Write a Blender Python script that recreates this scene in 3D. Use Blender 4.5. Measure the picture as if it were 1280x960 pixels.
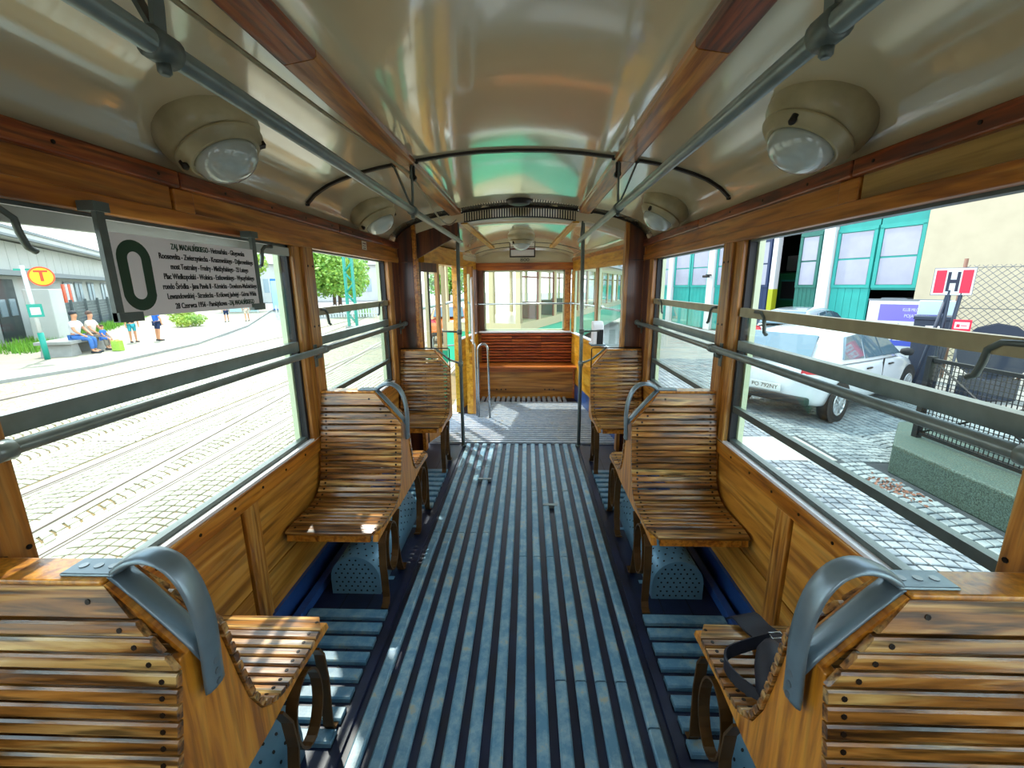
import bpy, bmesh, math, random
from mathutils import Vector, Matrix
random.seed(7)
for o in list(bpy.data.objects): bpy.data.objects.remove(o)
scene = bpy.context.scene
COL = scene.collection
PI = math.pi

# ------------------------------------------------------------------ camera
FPX = 540.0; VPX, VPY = 659.0, 356.0
cam_d = bpy.data.cameras.new('camera'); cam = bpy.data.objects.new('camera', cam_d); COL.objects.link(cam)
cam_d.sensor_fit = 'HORIZONTAL'; cam_d.sensor_width = 36.0; cam_d.lens = 36.0 * FPX / 1280.0
cam_d.clip_start = 0.02; cam_d.clip_end = 400
fw = Vector(((VPX - 640) / FPX, -(VPY - 480) / FPX, -1)).normalized()
ax = fw.cross(Vector((0, 1, 0))).normalized(); az = ax.cross(fw)
Rcw = Matrix((ax, fw, az)).transposed()          # world axes as columns, in camera space
cam.matrix_world = Matrix.Translation((0.062, 0, 1.5)) @ Rcw.transposed().to_4x4()
scene.camera = cam
# ------------------------------------------------------------------ light
SUN_DIR = Vector((-0.50, 0.75, 1.35)).normalized()   # towards the sun: ahead and to the left, high
sun_d = bpy.data.lights.new('sun', 'SUN'); sun = bpy.data.objects.new('sun', sun_d); COL.objects.link(sun)
sun_d.energy = 2.4; sun_d.angle = math.radians(1.0); sun_d.color = (1.0, 0.95, 0.86)
sun.rotation_euler = SUN_DIR.to_track_quat('Z', 'Y').to_euler(); sun.location = (0, 0, 30)
wd = bpy.data.worlds.new('sky'); scene.world = wd; wd.use_nodes = True
nt = wd.node_tree; nt.nodes.clear()
wo = nt.nodes.new('ShaderNodeOutputWorld'); bg = nt.nodes.new('ShaderNodeBackground')
tc = nt.nodes.new('ShaderNodeTexCoord'); sx = nt.nodes.new('ShaderNodeSeparateXYZ'); cr = nt.nodes.new('ShaderNodeValToRGB')
cr.color_ramp.elements[0].color = (0.93, 0.97, 1.0, 1); cr.color_ramp.elements[1].color = (0.62, 0.82, 1.0, 1)
cr.color_ramp.elements[1].position = 0.8
nt.links.new(tc.outputs['Generated'], sx.inputs[0]); nt.links.new(sx.outputs['Z'], cr.inputs[0])
nt.links.new(cr.outputs[0], bg.inputs[0]); bg.inputs[1].default_value = 1.5
nt.links.new(bg.outputs[0], wo.inputs[0])
vs = scene.view_settings
vs.view_transform = 'Standard'; vs.look = 'None'; vs.gamma = 1.0; vs.use_curve_mapping = False
vs.exposure = 1.5

# ------------------------------------------------------------------ materials
def lin(h):
    h = h.lstrip('#'); c = [int(h[i:i + 2], 16) / 255 for i in (0, 2, 4)]
    return tuple((x / 12.92 if x <= 0.04045 else ((x + 0.055) / 1.055) ** 2.4) for x in c) + (1,)
def new_mat(name):
    m = bpy.data.materials.new(name); m.use_nodes = True
    return m, m.node_tree, m.node_tree.nodes['Principled BSDF']
def plain(name, col, rough=0.5, metal=0.0, noise=0.0, nscale=8.0, bump=0.0, coat=0.0, col2=None, detail=4.0):
    m, t, b = new_mat(name)
    b.inputs['Base Color'].default_value = lin(col); b.inputs['Roughness'].default_value = rough
    b.inputs['Metallic'].default_value = metal; b.inputs['Coat Weight'].default_value = coat
    b.inputs['Coat Roughness'].default_value = 0.06
    if noise or bump or col2:
        c = t.nodes.new('ShaderNodeTexCoord'); n = t.nodes.new('ShaderNodeTexNoise')
        n.inputs['Scale'].default_value = nscale; n.inputs['Detail'].default_value = detail
        t.links.new(c.outputs['Object'], n.inputs['Vector'])
        r = t.nodes.new('ShaderNodeValToRGB'); r.color_ramp.elements[0].position = 0.32; r.color_ramp.elements[1].position = 0.68
        a = lin(col); bb = lin(col2) if col2 else tuple(min(1, x * (1 + noise)) for x in a[:3]) + (1,)
        if not col2: a = tuple(x * (1 - noise) for x in a[:3]) + (1,)
        r.color_ramp.elements[0].color = a; r.color_ramp.elements[1].color = bb
        t.links.new(n.outputs['Fac'], r.inputs[0]); t.links.new(r.outputs[0], b.inputs['Base Color'])
        if bump:
            bp = t.nodes.new('ShaderNodeBump'); bp.inputs['Strength'].default_value = bump; bp.inputs['Distance'].default_value = 0.004
            t.links.new(n.outputs['Fac'], bp.inputs['Height']); t.links.new(bp.outputs[0], b.inputs['Normal'])
    return m
def wood(name, dark, mid, light, axis='X', rough=0.32, scale=1.0, bump=0.25, coat=0.25, streak=0.6, vary=0.35):
    m, t, b = new_mat(name); N, L = t.nodes, t.links
    c = N.new('ShaderNodeTexCoord'); mp = N.new('ShaderNodeMapping'); oi = N.new('ShaderNodeObjectInfo')
    s = [24 * scale] * 3; s['XYZ'.index(axis)] = 1.7 * scale
    mp.inputs['Scale'].default_value = s
    mul = N.new('ShaderNodeMath'); mul.operation = 'MULTIPLY'; mul.inputs[1].default_value = 37.0
    L.new(oi.outputs['Random'], mul.inputs[0])
    cb = N.new('ShaderNodeCombineXYZ')
    for i in range(3): L.new(mul.outputs[0], cb.inputs[i])
    L.new(cb.outputs[0], mp.inputs['Location']); L.new(c.outputs['Object'], mp.inputs['Vector'])
    n1 = N.new('ShaderNodeTexNoise'); n1.inputs['Scale'].default_value = 1.0; n1.inputs['Detail'].default_value = 5; n1.inputs['Distortion'].default_value = 1.3
    L.new(mp.outputs[0], n1.inputs['Vector'])
    r = N.new('ShaderNodeValToRGB'); e = r.color_ramp.elements
    e[0].position = 0.30; e[0].color = lin(dark); e[1].position = 0.72; e[1].color = lin(light)
    k = e.new(0.5); k.color = lin(mid)
    L.new(n1.outputs['Fac'], r.inputs[0])
    n2 = N.new('ShaderNodeTexNoise'); n2.inputs['Scale'].default_value = 3.1; n2.inputs['Detail'].default_value = 3
    L.new(mp.outputs[0], n2.inputs['Vector'])
    r2 = N.new('ShaderNodeValToRGB'); r2.color_ramp.elements[0].position = 0.36; r2.color_ramp.elements[1].position = 0.52
    r2.color_ramp.elements[0].color = (1 - streak, 1 - streak, 1 - streak, 1)
    L.new(n2.outputs['Fac'], r2.inputs[0])
    mx = N.new('ShaderNodeMix'); mx.data_type = 'RGBA'; mx.blend_type = 'MULTIPLY'; mx.inputs['Factor'].default_value = 1.0
    L.new(r.outputs[0], mx.inputs[6]); L.new(r2.outputs[0], mx.inputs[7])
    hs = N.new('ShaderNodeHueSaturation')
    mr = N.new('ShaderNodeMapRange'); mr.inputs[3].default_value = 1 - vary; mr.inputs[4].default_value = 1 + vary
    L.new(oi.outputs['Random'], mr.inputs[0]); L.new(mr.outputs[0], hs.inputs['Value']); L.new(mx.outputs[2], hs.inputs['Color'])
    L.new(hs.outputs[0], b.inputs['Base Color'])
    b.inputs['Roughness'].default_value = rough; b.inputs['Coat Weight'].default_value = coat; b.inputs['Coat Roughness'].default_value = 0.15
    bp = N.new('ShaderNodeBump'); bp.inputs['Strength'].default_value = bump; bp.inputs['Distance'].default_value = 0.003
    L.new(n2.outputs['Fac'], bp.inputs['Height']); L.new(bp.outputs[0], b.inputs['Normal'])
    return m
def glass(name, tint=(1, 1, 1)):
    m = bpy.data.materials.new(name); m.use_nodes = True; t = m.node_tree; t.nodes.clear()
    o = t.nodes.new('ShaderNodeOutputMaterial'); mx = t.nodes.new('ShaderNodeMixShader'); lw = t.nodes.new('ShaderNodeLayerWeight')
    pw = t.nodes.new('ShaderNodeMath'); pw.operation = 'POWER'; pw.inputs[1].default_value = 5.0
    ma = t.nodes.new('ShaderNodeMath'); ma.operation = 'MULTIPLY_ADD'; ma.inputs[1].default_value = 0.6; ma.inputs[2].default_value = 0.02
    tr = t.nodes.new('ShaderNodeBsdfTransparent'); gl = t.nodes.new('ShaderNodeBsdfGlossy')
    tr.inputs[0].default_value = tint + (1,); gl.inputs['Roughness'].default_value = 0.02
    t.links.new(lw.outputs['Facing'], pw.inputs[0]); t.links.new(pw.outputs[0], ma.inputs[0]); t.links.new(ma.outputs[0], mx.inputs[0])
    t.links.new(tr.outputs[0], mx.inputs[1]); t.links.new(gl.outputs[0], mx.inputs[2])
    t.links.new(mx.outputs[0], o.inputs[0]); return m
M = {}
M['slat'] = wood('oak_slat', '#3a1c09', '#a0682a', '#dcb670', 'X', rough=0.28, bump=0.6, coat=0.5, streak=0.78, vary=0.24)
M['end_board'] = wood('bench_end_wood', '#8a4d10', '#c98222', '#dc9d3a', 'Z', rough=0.35, streak=0.3, vary=0.08)
M['panel'] = wood('wall_panel_wood', '#955a18', '#cb8a32', '#e0ab55', 'Y', rough=0.42, scale=0.55, streak=0.35, bump=0.5, vary=0.1)
M['rail_wood'] = wood('rail_wood', '#84430e', '#c27820', '#d8983e', 'Y', rough=0.35, streak=0.35, vary=0.08)
M['beam'] = wood('beam_wood', '#7c3a0c', '#b8701f', '#d49440', 'Y', rough=0.35, scale=0.7, streak=0.4, vary=0.08)
M['trim_red'] = wood('red_trim_wood', '#431906', '#8a3d10', '#b0642a', 'Y', rough=0.4, streak=0.55, vary=0.12)
M['post'] = wood('post_wood', '#7a4310', '#b8792c', '#d6a45a', 'Z', rough=0.4, streak=0.35, vary=0.1)
M['dark_wood'] = wood('dark_stained_wood', '#260f05', '#5a2a0f', '#7c4318', 'Z', rough=0.35, scale=0.6, streak=0.3, vary=0.1)
M['yellow_wood'] = wood('yellow_wood', '#a8690e', '#d6981f', '#e2ae45', 'Y', rough=0.38, scale=0.6, streak=0.2, vary=0.06)
M['yellow_wood_x'] = wood('bench_front_wood', '#7c4a12', '#bb7c28', '#d39a48', 'X', rough=0.38, scale=0.6, streak=0.35, vary=0.06)
M['red_slat'] = wood('red_bench_slat', '#5d1d06', '#a3481a', '#c06a30', 'X', rough=0.35, streak=0.4, vary=0.12)
M['beam_x'] = wood('header_wood', '#7c340a', '#b9621a', '#cb8030', 'X', rough=0.35, scale=0.7, streak=0.3, vary=0.06)
M['cream'] = plain('cream_gloss_paint', '#dacdaa', 0.15, noise=0.04, nscale=3, coat=1.0)
M['cream'].node_tree.nodes['Principled BSDF'].inputs['Coat IOR'].default_value = 2.0
M['cream_lamp'] = plain('aged_cream_enamel', '#b5aa84', 0.35, noise=0.2, nscale=9, coat=0.2)
M['globe'] = plain('frosted_lamp_glass', '#b9c4c0', 0.12, coat=0.8)
M['steel'] = plain('grey_painted_steel', '#7b8683', 0.28, metal=0.3, noise=0.12, nscale=20)
M['steel_dark'] = plain('dark_green_grey_steel', '#59635f', 0.38, metal=0.25, noise=0.15, nscale=20)
M['brass_bar'] = plain('aged_bronze_strip', '#958b6c', 0.36, metal=0.3, noise=0.15, nscale=14)
M['bar_lit'] = plain('lit_pale_grey_sash', '#b4bab4', 0.35)  # paler grey puts the light on the raised sash rail into its colour
M['tan_wood'] = wood('tan_wood', '#7a5a22', '#b08a44', '#c6a260', 'Y', rough=0.42, scale=0.5, streak=0.35, vary=0.05)
M['chrome'] = plain('polished_steel', '#b4b9bb', 0.18, metal=0.95)
M['alu'] = plain('cast_aluminium_paint', '#7b8d97', 0.33, metal=0.5, noise=0.1, nscale=12, bump=0.1)
M['iron'] = plain('brown_iron_strap', '#5a3d1a', 0.4, metal=0.35, noise=0.25, nscale=15)
M['rib'] = plain('dark_rib_metal', '#2c2722', 0.4, metal=0.4)
M['rubber'] = plain('black_rubber', '#12151a', 0.6)
M['pale_green'] = plain('pale_green_enamel', '#c3cfae', 0.4)
M['navy'] = plain('navy_floor_paint', '#0c1228', 0.45, col2='#162142', nscale=6, bump=0.2)
M['base_blue'] = plain('blue_skirting_paint', '#274a86', 0.35, noise=0.25, nscale=7)
M['heater'] = plain('light_blue_heater_paint', '#6592ab', 0.35, metal=0.2, noise=0.1, nscale=10)
M['black'] = plain('black_void', '#060709', 0.7)
M['screw'] = plain('dark_screw', '#1c130c', 0.4, metal=0.5)
M['screw_light'] = plain('steel_screw', '#8f979b', 0.3, metal=0.8)
M['sign_face'] = plain('sign_grey_white', '#ece8ea', 0.35, noise=0.03)
M['sign_green'] = plain('sign_dark_green', '#0e3a22', 0.5)
M['sign_black'] = plain('sign_ink', '#16171a', 0.5)
M['strap'] = plain('black_webbing', '#0d1020', 0.6, noise=0.3, nscale=60)
M['glass'] = glass('window_glass', (0.96, 0.99, 0.97))
# painted wooden floor strips, worn to the wood on their edges
def floor_paint(name, paint, worn, bare):
    m, t, b = new_mat(name); N, L = t.nodes, t.links
    c = N.new('ShaderNodeTexCoord'); oi = N.new('ShaderNodeObjectInfo'); va = N.new('ShaderNodeVectorMath'); va.operation = 'ADD'
    L.new(c.outputs['Object'], va.inputs[0]); L.new(oi.outputs['Random'], va.inputs[1])
    n = N.new('ShaderNodeTexNoise'); n.inputs['Scale'].default_value = 14; n.inputs['Detail'].default_value = 8; n.inputs['Roughness'].default_value = 0.7
    L.new(va.outputs[0], n.inputs['Vector'])
    r = N.new('ShaderNodeValToRGB'); e = r.color_ramp.elements
    e[0].position = 0.42; e[0].color = lin(paint); e[1].position = 0.66; e[1].color = lin(bare); k = e.new(0.58); k.color = lin(worn)
    L.new(n.outputs['Fac'], r.inputs[0]); L.new(r.outputs[0], b.inputs['Base Color']); b.inputs['Roughness'].default_value = 0.38
    bp = N.new('ShaderNodeBump'); bp.inputs['Strength'].default_value = 0.25; bp.inputs['Distance'].default_value = 0.002
    L.new(n.outputs['Fac'], bp.inputs['Height']); L.new(bp.outputs[0], b.inputs['Normal'])
    return m
M['floor_slat'] = floor_paint('worn_blue_floor_strip', '#5a87a0', '#84a4b2', '#a8a690')
M['well_slat'] = floor_paint('blue_cross_strip', '#4d7a96', '#6f93a5', '#86938c')
M['plat_slat'] = floor_paint('sunlit_pale_platform_strip', '#9aa6b4', '#b6bec6', '#a9a08e')  # pale tone paints in the sunlight lying on the platform strips

# ------------------------------------------------------------------ mesh helpers
class MB:
    def __init__(s): s.v = []; s.f = []; s.sm = []
    def add(s, vs, fs, smooth=False):
        b = len(s.v); s.v += [tuple(p) for p in vs]; s.f += [tuple(b + i for i in f) for f in fs]; s.sm += [smooth] * len(fs); return s
    def box(s, x0, x1, y0, y1, z0, z1):
        return s.add([(x0, y0, z0), (x1, y0, z0), (x1, y1, z0), (x0, y1, z0), (x0, y0, z1), (x1, y0, z1), (x1, y1, z1), (x0, y1, z1)],
                     [(0, 3, 2, 1), (4, 5, 6, 7), (0, 1, 5, 4), (1, 2, 6, 5), (2, 3, 7, 6), (3, 0, 4, 7)])
    def obox(s, c, u, v, w, a, b, d):
        c, u, v, w = Vector(c), Vector(u), Vector(v), Vector(w)
        P = [c + u * (i * a) + v * (j * b) + w * (k * d) for k in (-1, 1) for i, j in ((-1, -1), (1, -1), (1, 1), (-1, 1))]
        return s.add(P, [(0, 3, 2, 1), (4, 5, 6, 7), (0, 1, 5, 4), (1, 2, 6, 5), (2, 3, 7, 6), (3, 0, 4, 7)])
    def prism(s, poly, axis, a, b, smooth=False):
        n = len(poly)
        def mk(p, t): return {'x': (t, p[0], p[1]), 'y': (p[0], t, p[1]), 'z': (p[0], p[1], t)}[axis]
        vs = [mk(p, a) for p in poly] + [mk(p, b) for p in poly]
        fs = [tuple(range(n - 1, -1, -1)), tuple(range(n, 2 * n))]
        s.add(vs, fs); base = len(s.v) - 2 * n
        for i in range(n):
            j = (i + 1) % n; s.f.append((base + i, base + j, base + n + j, base + n + i)); s.sm.append(smooth)
        return s
    def tube(s, pts, r, n=10, closed=False):
        pts = [Vector(p) for p in pts]; m = len(pts); base = len(s.v); prev = None
        for i, p in enumerate(pts):
            if closed: t = pts[(i + 1) % m] - pts[i - 1]
            else: t = (pts[min(i + 1, m - 1)] - pts[max(i - 1, 0)])
            t.normalize()
            if prev is None:
                prev = t.orthogonal().normalized()
            prev = (prev - t * prev.dot(t)).normalized(); q = t.cross(prev)
            rr = r[i] if isinstance(r, (list, tuple)) else r
            for k in range(n):
                a = 2 * PI * k / n; s.v.append(tuple(p + prev * (rr * math.cos(a)) + q * (rr * math.sin(a))))
        for i in range(m if closed else m - 1):
            for k in range(n):
                a = base + i * n + k; b = base + i * n + (k + 1) % n; j = ((i + 1) % m) * n
                s.f.append((a, b, base + j + (k + 1) % n, base + j + k)); s.sm.append(True)
        if not closed:
            s.f.append(tuple(base + k for k in range(n - 1, -1, -1))); s.sm.append(False)
            s.f.append(tuple(base + (m - 1) * n + k for k in range(n))); s.sm.append(False)
        return s
    def ribbon(s, pts, wdir, width, thick, closed=False, round_=False):
        pts = [Vector(p) for p in pts]; wv = Vector(wdir).normalized(); m = len(pts); base = len(s.v)
        if round_: sec = [(math.cos(a) * width / 2, math.sin(a) * thick / 2) for a in [2 * PI * k / 10 for k in range(10)]]
        else: sec = [(-width / 2, -thick / 2), (width / 2, -thick / 2), (width / 2, thick / 2), (-width / 2, thick / 2)]
        n = len(sec)
        for i, p in enumerate(pts):
            t = (pts[(i + 1) % m] - pts[i - 1]) if closed else (pts[min(i + 1, m - 1)] - pts[max(i - 1, 0)])
            nn = t.cross(wv).normalized()
            for a, b in sec: s.v.append(tuple(p + wv * a + nn * b))
        for i in range(m if closed else m - 1):
            j = (i + 1) % m
            for k in range(n):
                s.f.append((base + i * n + k, base + i * n + (k + 1) % n, base + j * n + (k + 1) % n, base + j * n + k)); s.sm.append(round_)
        if not closed:
            s.f.append(tuple(base + k for k in range(n - 1, -1, -1))); s.sm.append(False)
            s.f.append(tuple(base + (m - 1) * n + k for k in range(n))); s.sm.append(False)
        return s
    def lathe(s, prof, c=(0, 0, 0), axis=(0, 0, 1), n=28, smooth=True):
        c = Vector(c); w = Vector(axis).normalized(); u = w.orthogonal().normalized(); v = w.cross(u); base = len(s.v)
        for r, h in prof:
            for k in range(n):
                a = 2 * PI * k / n; s.v.append(tuple(c + w * h + u * (r * math.cos(a)) + v * (r * math.sin(a))))
        for i in range(len(prof) - 1):
            for k in range(n):
                s.f.append((base + i * n + k, base + i * n + (k + 1) % n, base + (i + 1) * n + (k + 1) % n, base + (i + 1) * n + k)); s.sm.append(smooth)
        s.f.append(tuple(base + k for k in range(n - 1, -1, -1))); s.sm.append(False)
        s.f.append(tuple(base + (len(prof) - 1) * n + k for k in range(n))); s.sm.append(False)
        return s
    def disc(s, c, nrm, r, n=8, t=0.002):
        return s.lathe([(r, 0), (r, t)], c, nrm, n, False)
    def mesh(s, name, mat):
        me = bpy.data.meshes.new(name); me.from_pydata(s.v, [], s.f)
        me.polygons.foreach_set('use_smooth', s.sm)
        bm = bmesh.new(); bm.from_mesh(me); bmesh.ops.recalc_face_normals(bm, faces=bm.faces); bm.to_mesh(me); bm.free()
        if mat: me.materials.append(M[mat] if isinstance(mat, str) else mat)
        return me
def tag(o, label=None, cat=None, group=None, kind=None):
    if label: o['label'] = label
    if cat: o['category'] = cat
    if group: o['group'] = group
    if kind: o['kind'] = kind
    return o
def link(name, me, parent=None, loc=None):
    o = bpy.data.objects.new(name, me); COL.objects.link(o)
    if parent: o.parent = parent
    if loc: o.location = loc
    return o
def obj(name, mb, mat, parent=None, loc=None, bevel=0.0):
    o = link(name, mb.mesh(name, mat), parent, loc)
    if bevel:
        b = o.modifiers.new('bevel', 'BEVEL'); b.width = bevel; b.segments = 2; b.limit_method = 'ANGLE'; b.angle_limit = 0.6
    return o
def empty(name, loc=(0, 0, 0), rz=0.0, label=None, cat=None, group=None, kind=None):
    o = bpy.data.objects.new(name, None); COL.objects.link(o); o.location = loc; o.rotation_euler = (0, 0, rz); o.empty_display_size = 0.1
    return tag(o, label, cat, group, kind)
def copy_tree(o, parent=None):
    c = o.copy(); COL.objects.link(c); c.parent = parent
    for ch in o.children: copy_tree(ch, c)
    return c
def B(*a): return MB().box(*a)
def sbox(s, x0, x1, y0, y1, z0, z1):      # box mirrored to the side s
    a, b = sorted((s * x0, s * x1)); return MB().box(a, b, y0, y1, z0, z1)
def text(body, size, mat, parent, mtx, name='lettering', align='CENTER', sx=1.0, bold=0.0, ext=0.0008):
    cu = bpy.data.curves.new(name, 'FONT'); cu.body = body; cu.size = size; cu.align_x = align; cu.align_y = 'CENTER'; cu.extrude = ext; cu.offset = bold; cu.resolution_u = 3
    t = bpy.data.objects.new(name, cu); COL.objects.link(t); bpy.context.view_layer.update()
    me = bpy.data.meshes.new_from_object(t.evaluated_get(bpy.context.evaluated_depsgraph_get()))
    bpy.data.objects.remove(t); bpy.data.curves.remove(cu)
    me.transform(mtx @ Matrix.Diagonal((sx, 1, 1, 1))); me.materials.clear(); me.materials.append(M[mat])
    return link(name, me, parent)
def fit_text(body, width, size, mat, parent, mtx, **k):
    o = text(body, size, mat, parent, Matrix.Identity(4), **k)
    xs = [v.co.x for v in o.data.vertices]; w = max(xs) - min(xs); c = (max(xs) + min(xs)) / 2
    o.data.transform(mtx @ Matrix.Diagonal((width / w, 1, 1, 1)) @ Matrix.Translation((-c, 0, 0))); return o

# ================================================================== THE TRAM: FLOOR
W = 1.06
floor = tag(obj('floor', MB().prism([(-1.10, -1.5), (1.10, -1.5), (1.10, 3.8), (0.98, 3.9), (0.70, 6.0), (-0.62, 6.0), (-0.78, 4.9), (-0.98, 3.9), (-1.10, 3.8)], 'z', -0.06, 0.0), 'navy'), kind='structure')
def rbar(mb_axis, c, half, t, a, b):     # flat strip with chamfered upper edges, extruded along an axis
    ch = min(0.006, half * 0.4)
    return MB().prism([(c - half, 0), (c + half, 0), (c + half, t - ch), (c + half - ch, t), (c - half + ch, t), (c - half, t - ch)], mb_axis, a, b)
NS = 14; PITCH = 1.07 / NS
for i in range(NS):
    xc = -0.535 + PITCH * (i + 0.5)
    cuts = [-1.0]
    if i < 5: cuts += [2.37, 3.35] if i != 3 else [0.83, 2.37, 3.35]
    elif i in (5, 6): cuts += [3.62] if i == 5 else []
    else:
        if 9 <= i < 13: cuts += [1.365]
        if i == 13: cuts += [1.19]
        if i < 13: cuts += [2.14]
        if i < 12: cuts += [2.93]
    cuts += [3.90]
    for a, b in zip(cuts, cuts[1:]):
        obj('floor_strip', rbar('y', xc, 0.0215, 0.022, a + 0.003, b - 0.003), 'floor_slat', floor)
for (x, y) in ((-0.27, 3.12), (0.22, 2.72)):    # lifting rings of the floor hatches
    obj('hatch_ring', B(x - 0.05, x + 0.05, y - 0.012, y + 0.012, 0.002, 0.026), 'steel', floor)
for s in (-1, 1):
    obj('floor_edge_board', sbox(s, 0.548, 0.582, -1.2, 3.9, 0.0, 0.012), 'navy', floor)
    for y0, n in ((1.135, 8), (2.72, 8), (-0.30, 7)):
        for k in range(n):
            y = y0 + k * 0.08
            o = obj('cross_strip', MB().prism([(y - 0.025, 0), (y + 0.025, 0), (y + 0.025, 0.017), (y + 0.02, 0.022), (y - 0.02, 0.022), (y - 0.025, 0.017)], 'x', *sorted((s * 0.592, s * 0.955))), 'well_slat', floor)
    obj('floor_ledge', sbox(s, 0.965, 1.0, -1.2, 3.5, 0.0, 0.045), 'base_blue', floor)
    for x in (0.70, 0.83):
        obj('floor_board_joint', sbox(s, x, x + 0.004, -1.2, 3.6, 0.0, 0.002), 'rubber', floor)
# platform: cross strips that follow the taper
def pw_r(y): return 0.95 - (y - 3.9) * 0.125
def pw_l(y): return -0.93 + max(0, (y - 4.6)) * 0.27 if y < 5.7 else -0.63
y = 3.955; k = 0
while y < 5.45:
    a, b = pw_l(y), pw_r(y)
    if y > 4.9: a = max(a, -0.60)
    h = 0.0165
    obj('platform_strip', MB().prism([(y - h, 0), (y + h, 0), (y + h, 0.018), (y + h - 0.004, 0.022), (y - h + 0.004, 0.022), (y - h, 0.018)], 'x', a + 0.02, b - 0.02), 'plat_slat', floor)
    y += 0.060
for i in range(17):
    x = -0.53 + i * 0.068
    obj('platform_strip', rbar('y', x, 0.02, 0.022, 5.47, 5.70), 'plat_slat', floor)

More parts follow.
